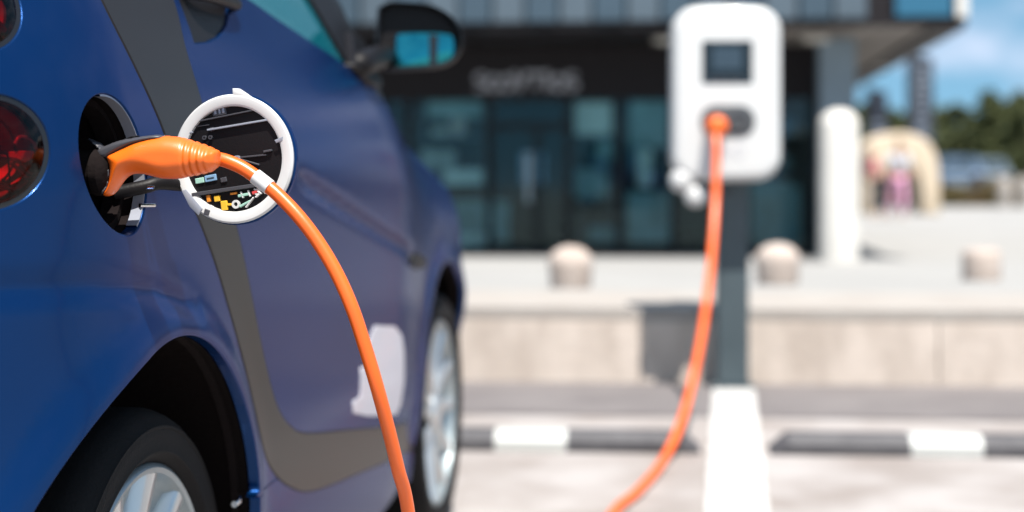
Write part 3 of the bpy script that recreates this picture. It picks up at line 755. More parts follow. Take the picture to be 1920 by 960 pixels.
def tree_mesh(seed, h, wr, conic):
    random.seed(seed)
    clumps = []
    for i in range(75):
        t = random.random() ** .8; zz = h * (.10 + .90 * t)
        rad = wr * ((1 - t) ** .75 if conic else math.sin(math.pi * (t * .85 + .15)) ** .7)
        a = random.uniform(0, 2 * math.pi); rr = rad * math.sqrt(random.random())
        clumps.append((Vector((rr * math.cos(a), rr * math.sin(a), zz)), random.uniform(.28, .55) * (1.1 - .5 * t) * wr * .55))
    bm = bmesh.new()
    def f():
        c, r = random.choice(clumps); d = Vector((random.gauss(0, .5), random.gauss(0, .5), random.gauss(0, .5))); return c + d * r, 1
    leafcloud(bm, 5200, f, .19)
    me = bpy.data.meshes.new('crown'); bm.to_mesh(me); bm.free(); me.materials.append(M['leaf'])
    bt = bmesh.new(); prev = None
    for i in range(7):
        t = i / 6; rr = .16 * (1 - t) + .02; ring = [bt.verts.new((rr * math.cos(a) + .06 * math.sin(t * 5), rr * math.sin(a), h * .9 * t)) for a in [k * math.pi / 4 for k in range(8)]]
        if prev:
            for k in range(8): bt.faces.new((prev[k], prev[(k + 1) % 8], ring[(k + 1) % 8], ring[k]))
        prev = ring
    for i in range(9):
        z0 = h * random.uniform(.2, .7); a = random.uniform(0, 6.28); L = wr * .7; d = Vector((math.cos(a), math.sin(a), .35)); o0 = Vector((0, 0, z0)); sd = Vector((-math.sin(a), math.cos(a), 0)) * .04
        A = [bt.verts.new(o0 + sd), bt.verts.new(o0 - sd), bt.verts.new(o0 + zd * .07)]; B = bt.verts.new(o0 + d * L)
        for k in range(3): bt.faces.new((A[k], A[(k + 1) % 3], B))
    mt = bpy.data.meshes.new('trunk'); bt.to_mesh(mt); bt.free(); mt.materials.append(M['bark'])
    return me, mt
TM = [tree_mesh(1, 6.0, 2.0, True), tree_mesh(2, 5.6, 2.3, False), tree_mesh(3, 6.4, 1.9, True)]
trees = [(1590, 196, 88, 0, 'dark tree seen between the round pillar and the first banner'), (1622, 202, 92, 1, 'bushy tree behind the shorter banner'), (1676, 206, 88, 2, 'dark tree between the two banners'), (1712, 214, 94, 1, 'tree right behind the tall banner'),
         (1764, 208, 84, 0, 'lower pointed tree just right of the tall banner'), (1790, 203, 80, 1, 'broad dark tree above the parked cars'), (1822, 232, 98, 1, 'smallest farther tree in the gap before the tallest tree'),
         (1856, 172, 76, 2, 'tallest pointed tree near the right edge'), (1884, 200, 80, 1, 'bushy tree filling the space right of the tallest tree'), (1914, 178, 74, 0, 'tall dark tree cut by the right edge'), (1962, 190, 80, 1, 'bushy tree just past the right edge'), (1545, 200, 90, 1, 'tree hidden behind the shop corner column')]
for x_, yt, Y, k, lab in trees:
    q = px(x_, 330, Y); H = HC + (330 - yt) / F * Y; s_ = H / (6.0, 5.6, 6.4)[k]
    t = empty('tree', (q.x, Y, 0), random.uniform(0, 6), lab, 'tree', 'trees behind the plaza')
    for nm, me in (('crown', TM[k][0]), ('trunk', TM[k][1])):
        o = bpy.data.objects.new(nm, me); COL.objects.link(o); o.parent = t; o.scale = (s_ * 1.25, s_ * 1.25, s_)
random.seed(31); bm = bmesh.new()
leafcloud(bm, 16000, lambda: ((lambda x_: Vector((x_, random.uniform(100, 106), random.uniform(0, 4.2 + 1.1 * noise.noise(Vector((x_ * .25, 0, 3)))))))(random.uniform(8, 48)), 1), .42)
tag(mkb('far_wood', bm, 'leaf', None, smooth=False), 'dark band of far woodland behind the trees', None, None, 'stuff')
vs = []; fs = []
for i in range(41):
    x_ = -300 + i * 25; hgt = 14 + 10 * noise.noise(Vector((i * .35, 2, 0))) + 6 * math.sin(i * .21)
    vs += [(x_, 640, 0), (x_, 700, hgt), (x_, 780, hgt * 1.2)]
for i in range(40):
    for k in range(2): fs.append((i * 3 + k, i * 3 + 3 + k, i * 3 + 4 + k, i * 3 + 1 + k))
tag(mk('hills', vs, fs, 'hill'), 'low hills on the horizon', None, None, 'structure')

# ------------------------------------------------------------------ charger
ch = empty('charging_station', tuple(CB), -TH * .3, 'white wall-box charger on a slate post with an orange cable plugged in', 'charging station')
cx_ = Vector((math.cos(R(1.5)), -math.sin(R(1.5)), 0)); cy_ = Vector((math.sin(R(1.5)), math.cos(R(1.5)), 0)); cf = -cy_
bm = bmesh.new(); box(bm, CB, cx_, cy_, zd, (-.060, -.05, .02), (.060, .05, .86)); bmesh.ops.bevel(bm, geom=list(bm.edges), offset=.006, segments=2, affect='EDGES'); mkb('post', bm, 'post', ch)
bm = bmesh.new(); box(bm, CB, cx_, cy_, zd, (-.085, -.075, .006), (.085, .075, .022)); mkb('base_plate', bm, 'post', ch)
for sx in (-.07, .07):
    bm = bmesh.new(); lathe(bm, [(0, 0), (.009, 0), (.009, .008), (0, .009)], CB + cx_ * sx - cy_ * .06 + zd * .022, zd, 6); mkb('bolt', bm, 'silverd', ch)
YF = 5.94; BC = px(1363.5, 175, YF); sB = YF / F
def bxp(x_, y_): return ((x_ - 1363.5) * sB, (175 - y_) * sB)
def rrect(x0, y0, x1, y1, r, n=6, dome=0.):
    P = []
    for cx, cy, a0 in ((x1 - r, y1 - r, 0), (x0 + r, y1 - r, 90), (x0 + r, y0 + r, 180), (x1 - r, y0 + r, 270)):
        for i in range(n + 1):
            a = R(a0 + 90 * i / n); P.append((cx + r * math.cos(a), cy + r * math.sin(a)))
    P = resample(P, .01)
    if dome:
        xm, ww = (x0 + x1) / 2, (x1 - x0) / 2; ym, hw = (y0 + y1) / 2, (y1 - y0) / 2
        P = [(x, y - (1 if y > ym else -1) * dome * ((x - xm) / ww) ** 2 * min(1, abs(y - ym) / hw * 1.2)) for x, y in P]
    return P
a_ = bxp(1262, 340); b_ = bxp(1465, 10)
bm = bmesh.new(); slab(bm, rrect(a_[0], a_[1], b_[0], b_[1], .080, 8, .012), BC, cx_, zd, cf, -.155, 0, .030, 6)
hs = mkb('housing', bm, 'white', ch, ang=50)
bm = bmesh.new(); box(bm, CB, cx_, cy_, zd, (-.05, -.052, .84), (.05, .03, 1.40)); mkb('mounting_bracket', bm, 'darkfr', ch)
a_ = bxp(1316, 156); b_ = bxp(1411, 76)
bm = bmesh.new(); slab(bm, rrect(a_[0], a_[1], b_[0], b_[1], .006, 3), BC, cx_, zd, cf, -.01, .003, .001, 1); sp = mkb('screen', bm, 'screen', ch, ang=30)
a_ = bxp(1336, 130); b_ = bxp(1391, 88)
bm = bmesh.new(); slab(bm, rrect(a_[0], a_[1], b_[0], b_[1], .003, 2), BC, cx_, zd, cf, .0, .0042, 0); mkb('display', bm, 'lcd', sp, smooth=False)
for i in range(4):
    a_ = bxp(1330 + i * 17, 150); b_ = bxp(1341 + i * 17, 145)
    bm = bmesh.new(); box(bm, BC, cx_, cf, zd, (a_[0], .0, a_[1]), (b_[0], .0040, b_[1])); mkb('button', bm, 'greypl', sp)
a_ = bxp(1314, 256); b_ = bxp(1416, 197)
M['socket'] = mat('socket_grey', (0.075, 0.080, 0.085), 0.4)
bm = bmesh.new(); slab(bm, rrect(a_[0], a_[1], b_[0], b_[1], .056, 10), BC, cx_, zd, cf, -.01, .006, .004, 2); so = mkb('socket_panel', bm, 'socket', ch, ang=40)
c_ = bxp(1384, 228)
bm = bmesh.new(); lathe(bm, [(.034, .006), (.036, .012), (.031, .012), (.029, .004), (0, .004)], BC + cx_ * c_[0] + zd * c_[1], cf, 32); mkb('socket_cover', bm, 'greypl', so, ang=40)
c_ = bxp(1342, 236)
bm = bmesh.new(); lathe(bm, [(.040, .004), (.043, .014), (.035, .014), (.033, .008), (0, .008)], BC + cx_ * c_[0] + zd * c_[1], cf, 32); mkb('socket_ring', bm, 'black', so, ang=40)
M['printg'] = mat('grey_print', (0.55, 0.55, 0.58), 0.5)
lg = None
for i, (x0, y0, x1, y1) in enumerate(((1356, 272, 1360, 296), (1360, 284, 1368, 288), (1368, 272, 1372, 296), (1378, 272, 1382, 296), (1382, 272, 1392, 276), (1382, 292, 1392, 296), (1392, 276, 1396, 292))):
    a_ = bxp(x0, y1); b_ = bxp(x1, y0); bm = bmesh.new(); box(bm, BC, cx_, cf, zd, (a_[0], -.004, a_[1]), (b_[0], .0015, b_[1])); o = mkb('print', bm, 'printg', ch)
# two white knobs at the lower left edge
for x_, y_, r_ in ((1280, 338, .045), (1306, 368, .041)):
    c_ = bxp(x_, y_); O = BC + cx_ * c_[0] + zd * c_[1] - cf * .03
    bm = bmesh.new(); lathe(bm, [(0, -.6 * r_)] + [(r_ * math.cos(a), r_ * .7 * math.sin(a)) for a in [R(-60 + 15 * i) for i in range(10)]] + [(0, r_ * .7)], O, cf, 32)
    kb = mkb('knob', bm, 'white', ch, ang=60)
    tubem('knob_stem', [O - cf * r_ * .5, O - cf * .10 + cx_ * .02, CB + zd * (O.z + .02) - cy_ * .045], .008, 'greypl', ch, 8)

# ------------------------------------------------------------------ car
car = empty('electric_car', tuple(l2w(.9, CW, 0)), -TH, 'blue electric hatchback with grey pillar frame, its charge port open and plugged in', 'car')
CREASES.append((hits([(556, 330), (600, 360), (660, 400), (720, 440), (775, 478)]), .006, .012))
CREASES.append((hits([(-40, 542), (60, 540), (180, 534), (290, 545), (360, 585)]), .0035, .014))
Lb = [(-.18, 1.42), (-.215, 1.25), (-.205, 1.10)] + hits([(190, 0), (245, 110), (300, 230), (335, 330), (372, 410), (405, 500), (430, 590), (452, 680), (470, 760), (490, 840), (513, 885), (545, 913), (590, 920), (680, 885), (760, 848)]) + [(1.395, .268)]
Rb = [(.09, 1.42), (.06, 1.25), (.062, 1.10)] + hits([(325, 0), (348, 90), (375, 180), (400, 290), (425, 370), (445, 430), (465, 520), (483, 610), (500, 690), (520, 760), (545, 798), (577, 812), (650, 806), (740, 798)]) + [(1.30, .338)]
Lb = smoothseg(Lb, 6); Rb = smoothseg(Rb, 6)
belt = [(.062, 1.108), (.25, 1.09)] + hits([(470, 0), (520, 35), (580, 75), (640, 115), (690, 160)])
belt = smoothseg(belt, 5)
dfr = smoothseg([belt[-1]] + hits([(712, 195), (735, 270), (755, 350), (770, 420), (777, 480), (779, 540), (777, 600), (770, 700)]) + [(1.285, .42), (1.272, .40)], 6)
def arch_pts(k, a0, a1, n=40, g=0.):
    c, zc, rs, rz = ARCH[k]; return [(c + (rs + g) * math.cos(R(a0 + (a1 - a0) * i / n)), zc + (rz + g) * math.sin(R(a0 + (a1 - a0) * i / n))) for i in range(n + 1)]
def below(L, z): return [q for q in L if q[1] < z]
def nearest(L, q): return min(range(len(L)), key=lambda i: (L[i][0] - q[0]) ** 2 + (L[i][1] - q[1]) ** 2)
ZT = 1.06
# port outline and lamps
def ell(c, rp, rz, shear=0., n=56): return [(c[0] + rp * math.cos(2 * math.pi * i / n) - shear * rz * math.sin(2 * math.pi * i / n), c[1] + rz * math.sin(2 * math.pi * i / n)) for i in range(n)]
PC = (-.206, .831); port = ell(PC, .0635, .0735, .20)
L1C = (-.368, .842); lamp1 = ell(L1C, .064, .056, -.1); L2C = (-.372, .985); lamp2 = ell(L2C, .058, .052, 0)
# rear fender: from the corner to the frame, down to the skirt seam
skA, skB = hit(470, 932), hit(522, 906)
iB = nearest(Lb, skB); LbTop = [q for q in Lb[:iB + 1] if q[1] < ZT]
arR = [q for q in arch_pts(0, 0, 180)]
arc = [q for q in arch_pts(0, 20, 176, 44)]
fend = [(-.62, ZT), (-.40, ZT), (-.215, ZT)] + LbTop + [skA, (skA[0] - .02, skA[1] + .004)] 
# arch right end: start where arch reaches the seam height
arc = [q for q in arch_pts(0, 0, 176, 60) if not (q[0] > ARCH[0][0] and q[1] < skA[1])]
fend += arc + [(-.40, .24), (-.62, .24)]
rf = panel('rear_fender', fend, 'paint', car, [port, lamp1, lamp2], step=.0095)
# side skirt
Ltail = Lb[iB:]
skirt = [skA] + Ltail + [(1.405, .26), (1.43, .20), (1.0, .175), (.4, .175), (.275, .19)] + [q for q in arch_pts(0, 0, 60, 20) if q[1] < skA[1]]
sk_o = panel('side_skirt', skirt, 'paint', car, step=.016)
# frame
frm = Lb + list(reversed(Rb))
fr_o = panel('pillar_frame', frm, 'frame', car, off=.001)
# door
iR0 = nearest(Rb, belt[0]); RbD = Rb[iR0 + 1:-1]
# stop the bottom edge where the front edge comes down
hnd = hits([(341, 60), (346, 80), (370, 84), (392, 82), (412, 72), (427, 50), (431, 20)]) + [(.345, 1.072), (.30, 1.078), (.10, 1.072), (.088, 1.03), (.082, .995)]
RbD = [q for q in RbD if q[0] < 1.255]
door = belt + dfr[1:] + [(1.266, .352)] + list(reversed(RbD))
hnd = [(max(q[0], .094), q[1]) for q in hnd]
dr_o = panel('door', door, 'paint', car, [hnd], step=.012)
hp = [(a_, b_) for a_, b_ in hnd]
panel('handle_recess', insetp(resample(hp, .01), .002), 'black', car, off=-.0045, inset=0, lip=.004)
# wall round the recess
def rimwall(name, loop, d0, d1, m, parent, scale1=1.0, n_=1):
    L = resample(loop, .006); c = (sum(q[0] for q in L) / len(L), sum(q[1] for q in L) / len(L)); vs = []; fs = []; k = len(L)
    for j, d in enumerate((d0, d1)):
        sc_ = 1 if j == 0 else scale1
        for q in L: vs.append(S(c[0] + (q[0] - c[0]) * sc_, c[1] + (q[1] - c[1]) * sc_, d))
    for i in range(k): fs.append((i, (i + 1) % k, k + (i + 1) % k, k + i))
    return mk(name, vs, fs, m, parent)
rimwall('recess_wall', hnd, -.012, -.024, 'black', dr_o)
hb = [S(.13, 1.045, -.012), S(.15, 1.047, .012), S(.30, 1.05, .012), S(.325, 1.05, -.012)]
tubem('door_handle', cat(hb, 6), .009, 'black', dr_o, 12)
# front fender
zh = smoothseg([(1.06, .992), (1.12, .972), (1.3, .955), (1.6, .915), (1.85, .86), (2.05, .79), (2.2, .73), (2.43, .68)], 6)
afr = [q for q in arch_pts(1, 4, 177, 60)]
dfr2 = list(reversed([q for q in dfr[4:]]))
fr = [(1.288, .345)] + dfr2 + [(1.065, .985)] + zh[1:] + [(2.43, .20), (2.21, .20)] + afr + [(1.40, .275), (1.33, .285)]
panel('front_fender', fr, 'paint', car, step=.018)
panel('front_panel', [(2.434, .68), (2.86, .64), (2.86, .20), (2.434, .20)], 'paint', car, step=.03)
# rear end
panel('tailgate', [(-.624, 1.04), (-1.19, 1.04), (-1.19, .48), (-.624, .48)], 'paint', car, step=.04)
panel('rear_bumper', [(-.624, .474), (-1.19, .474), (-1.19, .24), (-.624, .24)], 'paint', car, step=.04)
panel('rear_quarter_window', [(-.225, 1.075), (-.62, 1.075), (-.60, 1.40), (-.20, 1.42), (-.23, 1.25)], 'glass_car', car, off=-.002, step=.03)
panel('rear_window', [(-.63, 1.075), (-1.19, 1.075), (-1.19, 1.42), (-.61, 1.40)], 'glass_car', car, off=-.002, step=.04)
# side window, pillar and mirror triangle
apb, apt = (1.045, 1.0), (.72, 1.42)
glf = hits([(655, 118)])[0]
gl = belt[:-6] + [glf] + [(.60, 1.40), (.10, 1.40), (.075, 1.25), (.07, 1.12)]
panel('side_window', gl, 'glass_car', car, off=-.010, step=.03, inset=-.001)
pil = [glf, belt[-1], (1.10, .978), (1.22, .966), (1.245, .985), (1.235, 1.02), (1.12, 1.13), (.95, 1.28), (.80, 1.43), (.61, 1.43), (.60, 1.40)]
panel('windscreen_pillar', pil, 'black', car, off=-.002, step=.02)
panel('mirror_base', hits([(648, 60), (676, 60), (704, 100), (713, 140), (706, 163), (690, 158), (655, 124)]), 'black', car, off=.012, step=.02, lip=.02)
panel('roof_rail', [(-.60, 1.403), (.105, 1.403), (.60, 1.403), (.61, 1.427), (.73, 1.43), (.73, 1.455), (-.60, 1.455)], 'frame', car, off=.0, step=.03)
# roof, bonnet, windscreen as crowned lofts to the mirrored edge
def loftm(name, L, m, crown, parent=car, nn=14, drop=0.):
    vs = []; fs = []; k = len(L)
    for p in L:
        a = S(p[0], p[1], -.001); b = mir(a)
        for j in range(nn + 1):
            t = j / nn; q = a.lerp(b, t); q.z += crown * math.sin(math.pi * t) ** .6; vs.append(q)
    for i in range(k - 1):
        for j in range(nn):
            q = i * (nn + 1) + j; fs.append((q, q + 1, q + nn + 2, q + nn + 1))
    return mk(name, vs, fs, m, parent)
loftm('roof', [(-.66, 1.40), (-.60, 1.452), (-.3, 1.453), (.2, 1.454), (.73, 1.452)], 'frame', .05)
loftm('windscreen', [(.80, 1.44), (.95, 1.285), (1.12, 1.135), (1.235, 1.025), (1.25, .97)], 'glass_car', .045)
loftm('bonnet', zh, 'paint', .05)
# dark inner shell so that the panel gaps read black, wheel wells, floor
ish = [(-1.19, .22), (-1.19, 1.40), (-.60, 1.40), (.6, 1.40), (1.05, .98), (1.6, .90), (2.0, .79), (2.4, .66), (2.86, .62), (2.86, .22), (2.21, .22)] + arch_pts(1, 4, 176, 30, .004) + [(1.40, .22), (.27, .22)] + arch_pts(0, 4, 176, 30, .004) + [(-.40, .22)]
# keep the charge port and lamps clear
panel('inner_shell', ish, 'well', car, [insetp(port, -.004), insetp(lamp1, -.004), insetp(lamp2, -.004)], off=-.030, step=.05, lip=.01, inset=0)
def well(k, wc):
    c, zc, rs, rz = ARCH[k]; vs = []; fs = []; n = 40
    sec = [(.020, 0.), (.004, .004), (-.02, .018), (-.30, .020)]
    for wv, g in sec:
        for i in range(n + 1):
            a = R(-14 + 208 * i / n); p = c + (rs + g) * math.cos(a); z = zc + (rz + g) * math.sin(a)
            if wv > -.01:
                vs.append(S(p, z, -.016 if wv > .01 else -.03))
            else: vs.append(l2w(p, wv, z))
    for j in range(len(sec) - 1):
        for i in range(n):
            q = j * (n + 1) + i; fs.append((q, q + 1, q + n + 2, q + n + 1))
    b0 = (len(sec) - 1) * (n + 1); vs.append(l2w(c, -.301, zc)); ci = len(vs) - 1
    for i in range(n): fs.append((b0 + i, b0 + i + 1, ci))
    return mk('wheel_well', vs, fs, 'well', car)
well(0, 0); well(1, 0)
bm = bmesh.new(); box(bm, l2w(0, 0, 0), DV, NV, zd, (.30, 2 * CW + .05, .18), (1.40, -.03, .26)); mkb('underbody', bm, 'well', car)
bm = bmesh.new(); box(bm, l2w(0, 0, 0), DV, NV, zd, (-.42, 2 * CW + .33, .21), (2.15, -.33, .30)); mkb('underbody', bm, 'well', car)
# far side of the body
far = [(-.62, .24), (-.62, ZT), (1.04, ZT - .06), (1.6, .915), (2.05, .79), (2.43, .68), (2.43, .20), (2.21, .20)] + arch_pts(1, 4, 176, 30) + [(1.42, .2), (.26, .2)] + arch_pts(0, 2, 176, 30) + [(-.40, .24)]
panel('far_side_body', far, 'paint', car, step=.05, mirror=True)
panel('far_side_window', [(-.60, 1.07), (-.60, 1.40), (.70, 1.40), (1.02, 1.02), (.9, 1.0), (.1, 1.07)], 'glass_car', car, step=.06, mirror=True, off=-.002)
panel('roof_rail', [(-.60, 1.403), (.60, 1.403), (.73, 1.40), (.73, 1.455), (-.60, 1.455)], 'frame', car, step=.06, mirror=True)
# wheels
def wheel(s0, w0, left=False, spin=0.):
    AX = NV if not left else -NV; C = l2w(s0, w0 if not left else 2 * CW - w0, .279)
    bm = bmesh.new()
    RT, RI = .276, .212
    prof = [(RI - .004, -.030), (RI, -.012), (RI + .006, -.006), (RI + .012, .0015), (RI + .0135, .0030), (RI + .0155, .0030), (RI + .017, .002), (RI + .032, .004), (RI + .040, .0025), (RI + .0412, .0040), (RI + .044, .0038), (RI + .0455, .001), (RI + .054, -.006), (RT - .005, -.014), (RT - .001, -.024)]
    for k in range(5):
        w1 = -.030 - k * .030; prof += [(RT, w1), (RT, w1 - .022), (RT - .008, w1 - .0235), (RT - .008, w1 - .0285)]
    prof += [(RT, -.182), (RT - .004, -.192), (RT - .03, -.200), (RI, -.190), (RI - .004, -.17)]
    lathe(bm, prof, C, AX, 96)
    # rim as the wheel part, tyre as its child
    br = bmesh.new()
    lathe(br, [(RI + .002, -.030), (RI + .001, -.008), (RI - .004, -.004), (RI - .010, -.006), (RI - .013, -.016), (RI - .018, -.026), (.150, -.040), (.120, -.046), (.07, -.040), (.045, -.030), (0, -.030)], C, AX, 72)
    wh = mkb('wheel', br, 'silverd', car, ang=50)
    mkb('tyre', bm, 'rubber', wh, ang=50)
    n = 6
    u0 = zd; v0 = AX.cross(u0)
    for i in range(n):
        a = 2 * math.pi * i / n + spin
        for sg in (-1, 1):
            bs = bmesh.new(); a1 = a + sg * .055; a2 = a + sg * .27
            ra, rb = .045, RI - .008
            d1 = u0 * math.cos(a1) + v0 * math.sin(a1); d2 = u0 * math.cos(a2) + v0 * math.sin(a2)
            A = C + d1 * ra; B = C + d2 * rb; dd = (B - A).normalized(); sd = AX.cross(dd).normalized(); secs = []
            for t in (0, .15, .4, .7, .92, 1.0):
                q = A.lerp(B, t); hw = .0105 + .006 * t; top = -.014 - .006 * math.sin(math.pi * t) + .006 * t
                secs.append([bs.verts.new(q + sd * x_ + AX * y_) for x_, y_ in ((-hw * 1.3, top - .026), (-hw, top - .005), (-hw * .6, top), (hw * .6, top), (hw, top - .005), (hw * 1.3, top - .026))])
            for P_, Q_ in zip(secs, secs[1:]):
                for k in range(5): bs.faces.new((P_[k], P_[k + 1], Q_[k + 1], Q_[k]))
            bs.faces.new(secs[0]); bs.faces.new(secs[-1])
            mkb('spoke', bs, 'silver', wh, ang=40)
    for i in range(n):
        a = 2 * math.pi * (i + .5) / n + spin; d1 = u0 * math.cos(a) + v0 * math.sin(a)
        bs = bmesh.new(); q = C + d1 * .098; sd = AX.cross(d1)
        pts = [(-.010, -.036), (.010, -.036), (.030, .03), (.022, .044), (-.022, .044), (-.030, .03)]
        slab(bs, resample(pts, .012), q, sd, d1, AX, -.050, -.0405, 0); mkb('rim_opening', bs, 'black', wh, smooth=False)
    bs = bmesh.new(); lathe(bs, [(.046, -.030), (.044, -.012), (.036, -.006), (.020, -.004), (0, -.004)], C, AX, 36); mkb('hub_cap', bs, 'silver', wh, ang=50)
    for i in range(4):
        a = math.pi / 2 * i + .4; d1 = u0 * math.cos(a) + v0 * math.sin(a)
        bs = bmesh.new(); lathe(bs, [(.009, -.03), (.009, -.022), (0, -.020)], C + d1 * .058, AX, 6); mkb('wheel_bolt', bs, 'black', wh, smooth=False)
    bs = bmesh.new(); lathe(bs, [(.012, -.19), (.014, -.03), (0, -.03)], C, AX, 12); bs.free()
    return wh
wheel(-.03, -.004, spin=R(4)); wheel(1.845, -.006, spin=R(12)); wheel(-.03, -.004, True); wheel(1.845, 0, True)
# charge port cup
cup = rimwall('charge_port', port, -.0165, -.075, 'well', car, .94)
L = resample(port, .006); lp = None
panel('port_floor', [(PC[0] + (q[0] - PC[0]) * .96, PC[1] + (q[1] - PC[1]) * .96) for q in port], 'well', cup, off=-.072, inset=0, lip=.002)
# step ring inside the cup
def annulus(name, loop, s0, s1, d, th, m, parent, keep=None):
    L = resample(loop, .006); c = (sum(q[0] for q in L) / len(L), sum(q[1] for q in L) / len(L)); k = len(L); vs = []; fs = []
    for sc_, dd in ((s0, d), (s1, d), (s1, d - th)):
        for q in L: vs.append(S(c[0] + (q[0] - c[0]) * sc_, c[1] + (q[1] - c[1]) * sc_, dd))
    for j in range(2):
        for i in range(k):
            if keep is None or keep(L[i]): fs.append((j * k + i, j * k + (i + 1) % k, (j + 1) * k + (i + 1) % k, (j + 1) * k + i))
    return mk(name, vs, fs, m, parent, ang=40)
annulus('port_lip', port, .985, .945, -.002, .012, 'lip', cup, lambda q: q[0] > PC[0] + .012 - (q[1] - PC[1]) * .42)
annulus('step_ring', port, .945, .84, -.024, .02, 'well', cup)
PN = S(PC[0], PC[1], -.07); pN = NV
for dz_, dp_ in ((-.046, -.030), (-.050, .012)):
    tubem('port_screw', [S(PC[0] + dp_, PC[1] + dz_, -.07), S(PC[0] + dp_, PC[1] + dz_, -.062)], .006, 'greypl', cup, 10)
# lid
LS = -.128
def hs_(x_, y_, s0):
    """point of the plane s = s0 (across the car) seen at photo position"""
    a = (x_ - 960) / F; A = l2w(s0, 0, 0); # A + NV*w: X = a*Y
    w_ = (a * A.y - A.x) / (NV.x - a * NV.y); q = A + NV * w_; q.z = HC + (330 - y_) / F * q.y; return q
LC = hs_(440, 298, LS); ph = R(-7)
ln = (-DV * math.cos(ph) + NV * math.sin(ph)).normalized(); lx = zd.cross(ln).normalized(); lx = lx if lx.dot(NV) > 0 else -lx
lx2 = (lx * math.cos(R(3)) + zd * math.sin(R(3))); lz = ln.cross(lx2); lz = lz if lz.z > 0 else -lz; lx = lx2
LR = .0685; s_px = LC.y / F
def lp_(x_, y_): return ((x_ - 440) * s_px * 1.03, (298 - y_) * s_px)
bm = bmesh.new(); lathe(bm, [(0, -.016), (LR * .8, -.014), (LR + .0015, -.006), (LR + .0015, -.001), (LR - .002, .0), (0, .0)], LC, ln, 64); lid = mkb('port_lid', bm, 'paint', car, ang=40)
bm = bmesh.new(); prof = [(LR - .001, -.001), (LR, .004), (LR - .002, .006), (LR - .010, .0062), (LR - .0125, .005), (LR - .013, .0005)]; lathe(bm, prof, LC, ln, 72); mkb('lid_ring', bm, 'white', lid, ang=40)
bm = bmesh.new(); lathe(bm, [(LR - .0125, .0012), (0, .0012)], LC, ln, 48); mkb('lid_inner', bm, 'black', lid)
def lbar(name, x0, y0, x1, y1, th, m, h=.0035, hb=.001):
    A = Vector((*lp_(x0, y0), 0)); B = Vector((*lp_(x1, y1), 0)); d = (B - A); Lg = d.length; d.normalize()
    U = lx * d.x + lz * d.y; V_ = ln.cross(U); O = LC + lx * A.x + lz * A.y; t = th * s_px / 2
    bm = bmesh.new(); box(bm, O, U, V_, ln, (0, -t, hb), (Lg, t, h)); bmesh.ops.bevel(bm, geom=list(bm.edges), offset=min(t * .4, .0005), segments=1, affect='EDGES'); return mkb(name, bm, m, lid)
lbar('rib', 392, 241, 514, 229, 3.5, 'lip', .0055); lbar('rib', 340, 246, 363, 243, 3.5, 'lip', .0055)
lbar('rib', 362, 225, 488, 209, 2.5, 'greypl', .005); lbar('rib', 356, 361, 500, 348, 7, 'greypl', .0065)
lbar('rib', 350, 234, 395, 231, 2, 'greypl', .003)
lbar('rib', 500, 288, 516, 286, 4, 'greypl', .005); lbar('rib', 452, 296, 505, 294, 3, 'greypl', .004); lbar('rib', 455, 300, 490, 312, 3, 'greypl', .004)
lbar('label', 402, 207, 429, 204, 19, 'greypl', .0025)
lbar('label_mark', 405, 207, 410, 206.5, 12, 'lip', .0030); lbar('label_mark', 414, 206, 418, 205.5, 12, 'lip', .0030); lbar('label_mark', 421, 205, 426, 204.5, 12, 'lip', .0030)
lbar('sticker', 362, 336, 379, 334, 10, 'green', .0030); lbar('sticker', 381, 333, 404, 330, 12, 'bluet', .0030); lbar('sticker_mark', 385, 332.5, 400, 330.5, 3, 'lcd', .0034)
lbar('sticker', 412, 337, 424, 335, 9, 'greypl', .0030)
for x0, y0, x1, y1, th, m_ in ((384, 370, 391, 369, 13, 'amber'), (399, 371, 410, 370, 11, 'yellow'), (431, 363, 444, 362, 4, 'amber'), (412, 385, 424, 384, 18, 'yellow'), (424, 383, 433, 383, 4, 'yellow'), (446, 368, 468, 365, 5, 'green'), (452, 360, 456, 372, 3, 'white'), (466, 358, 470, 370, 3, 'white'),
                               (474, 364, 486, 360, 6, 'redt'), (478, 356, 492, 366, 2.5, 'white'), (448, 388, 470, 378, 4, 'green'), (460, 390, 476, 372, 2.5, 'white'), (480, 372, 488, 366, 3, 'white')):
    lbar('small_fitting', x0, y0, x1, y1, th, m_, .0048)
def lring(x_, y_, r0, r1, m_):
    A = lp_(x_, y_); bm = bmesh.new(); lathe(bm, [(r1, .001), (r1, .0045), (r0, .0045), (r0, .001)], LC + lx * A[0] + lz * A[1], ln, 20); mkb('small_ring', bm, m_, lid, ang=30)
lring(441, 383, 4 * s_px, 8 * s_px, 'white'); lring(447, 300, 5 * s_px, 8 * s_px, 'lip'); lring(400, 240, 2.5 * s_px, 4 * s_px, 'greypl'); lring(484, 362, 3 * s_px, 6 * s_px, 'white')
lring(385, 255, 2 * s_px, 4 * s_px, 'greypl'); lring(397, 255, 2 * s_px, 4 * s_px, 'greypl')
# tabs on the lid rim
def ltab(pts, m_, d0, d1, nm='lid_tab'):
    bm = bmesh.new(); slab(bm, [lp_(*q) for q in pts], LC, lx, lz, ln, d0, d1, .0008, 2); mkb(nm, bm, m_, lid, ang=30)
ltab([(446, 166), (456, 167), (484, 187), (478, 190), (452, 182), (446, 178)], 'white', -.002, .005)
ltab([(541, 262), (551, 272), (549, 284), (538, 282)], 'white', -.002, .005)
ltab([(524, 268), (541, 262), (540, 270), (527, 274)], 'lip', .006, .0068)
ltab([(337, 352), (346, 350), (377, 388), (368, 400), (352, 384)], 'lip', .006, .0072)
ltab([(382, 388), (392, 392), (388, 402), (378, 399)], 'greypl', .006, .0072)
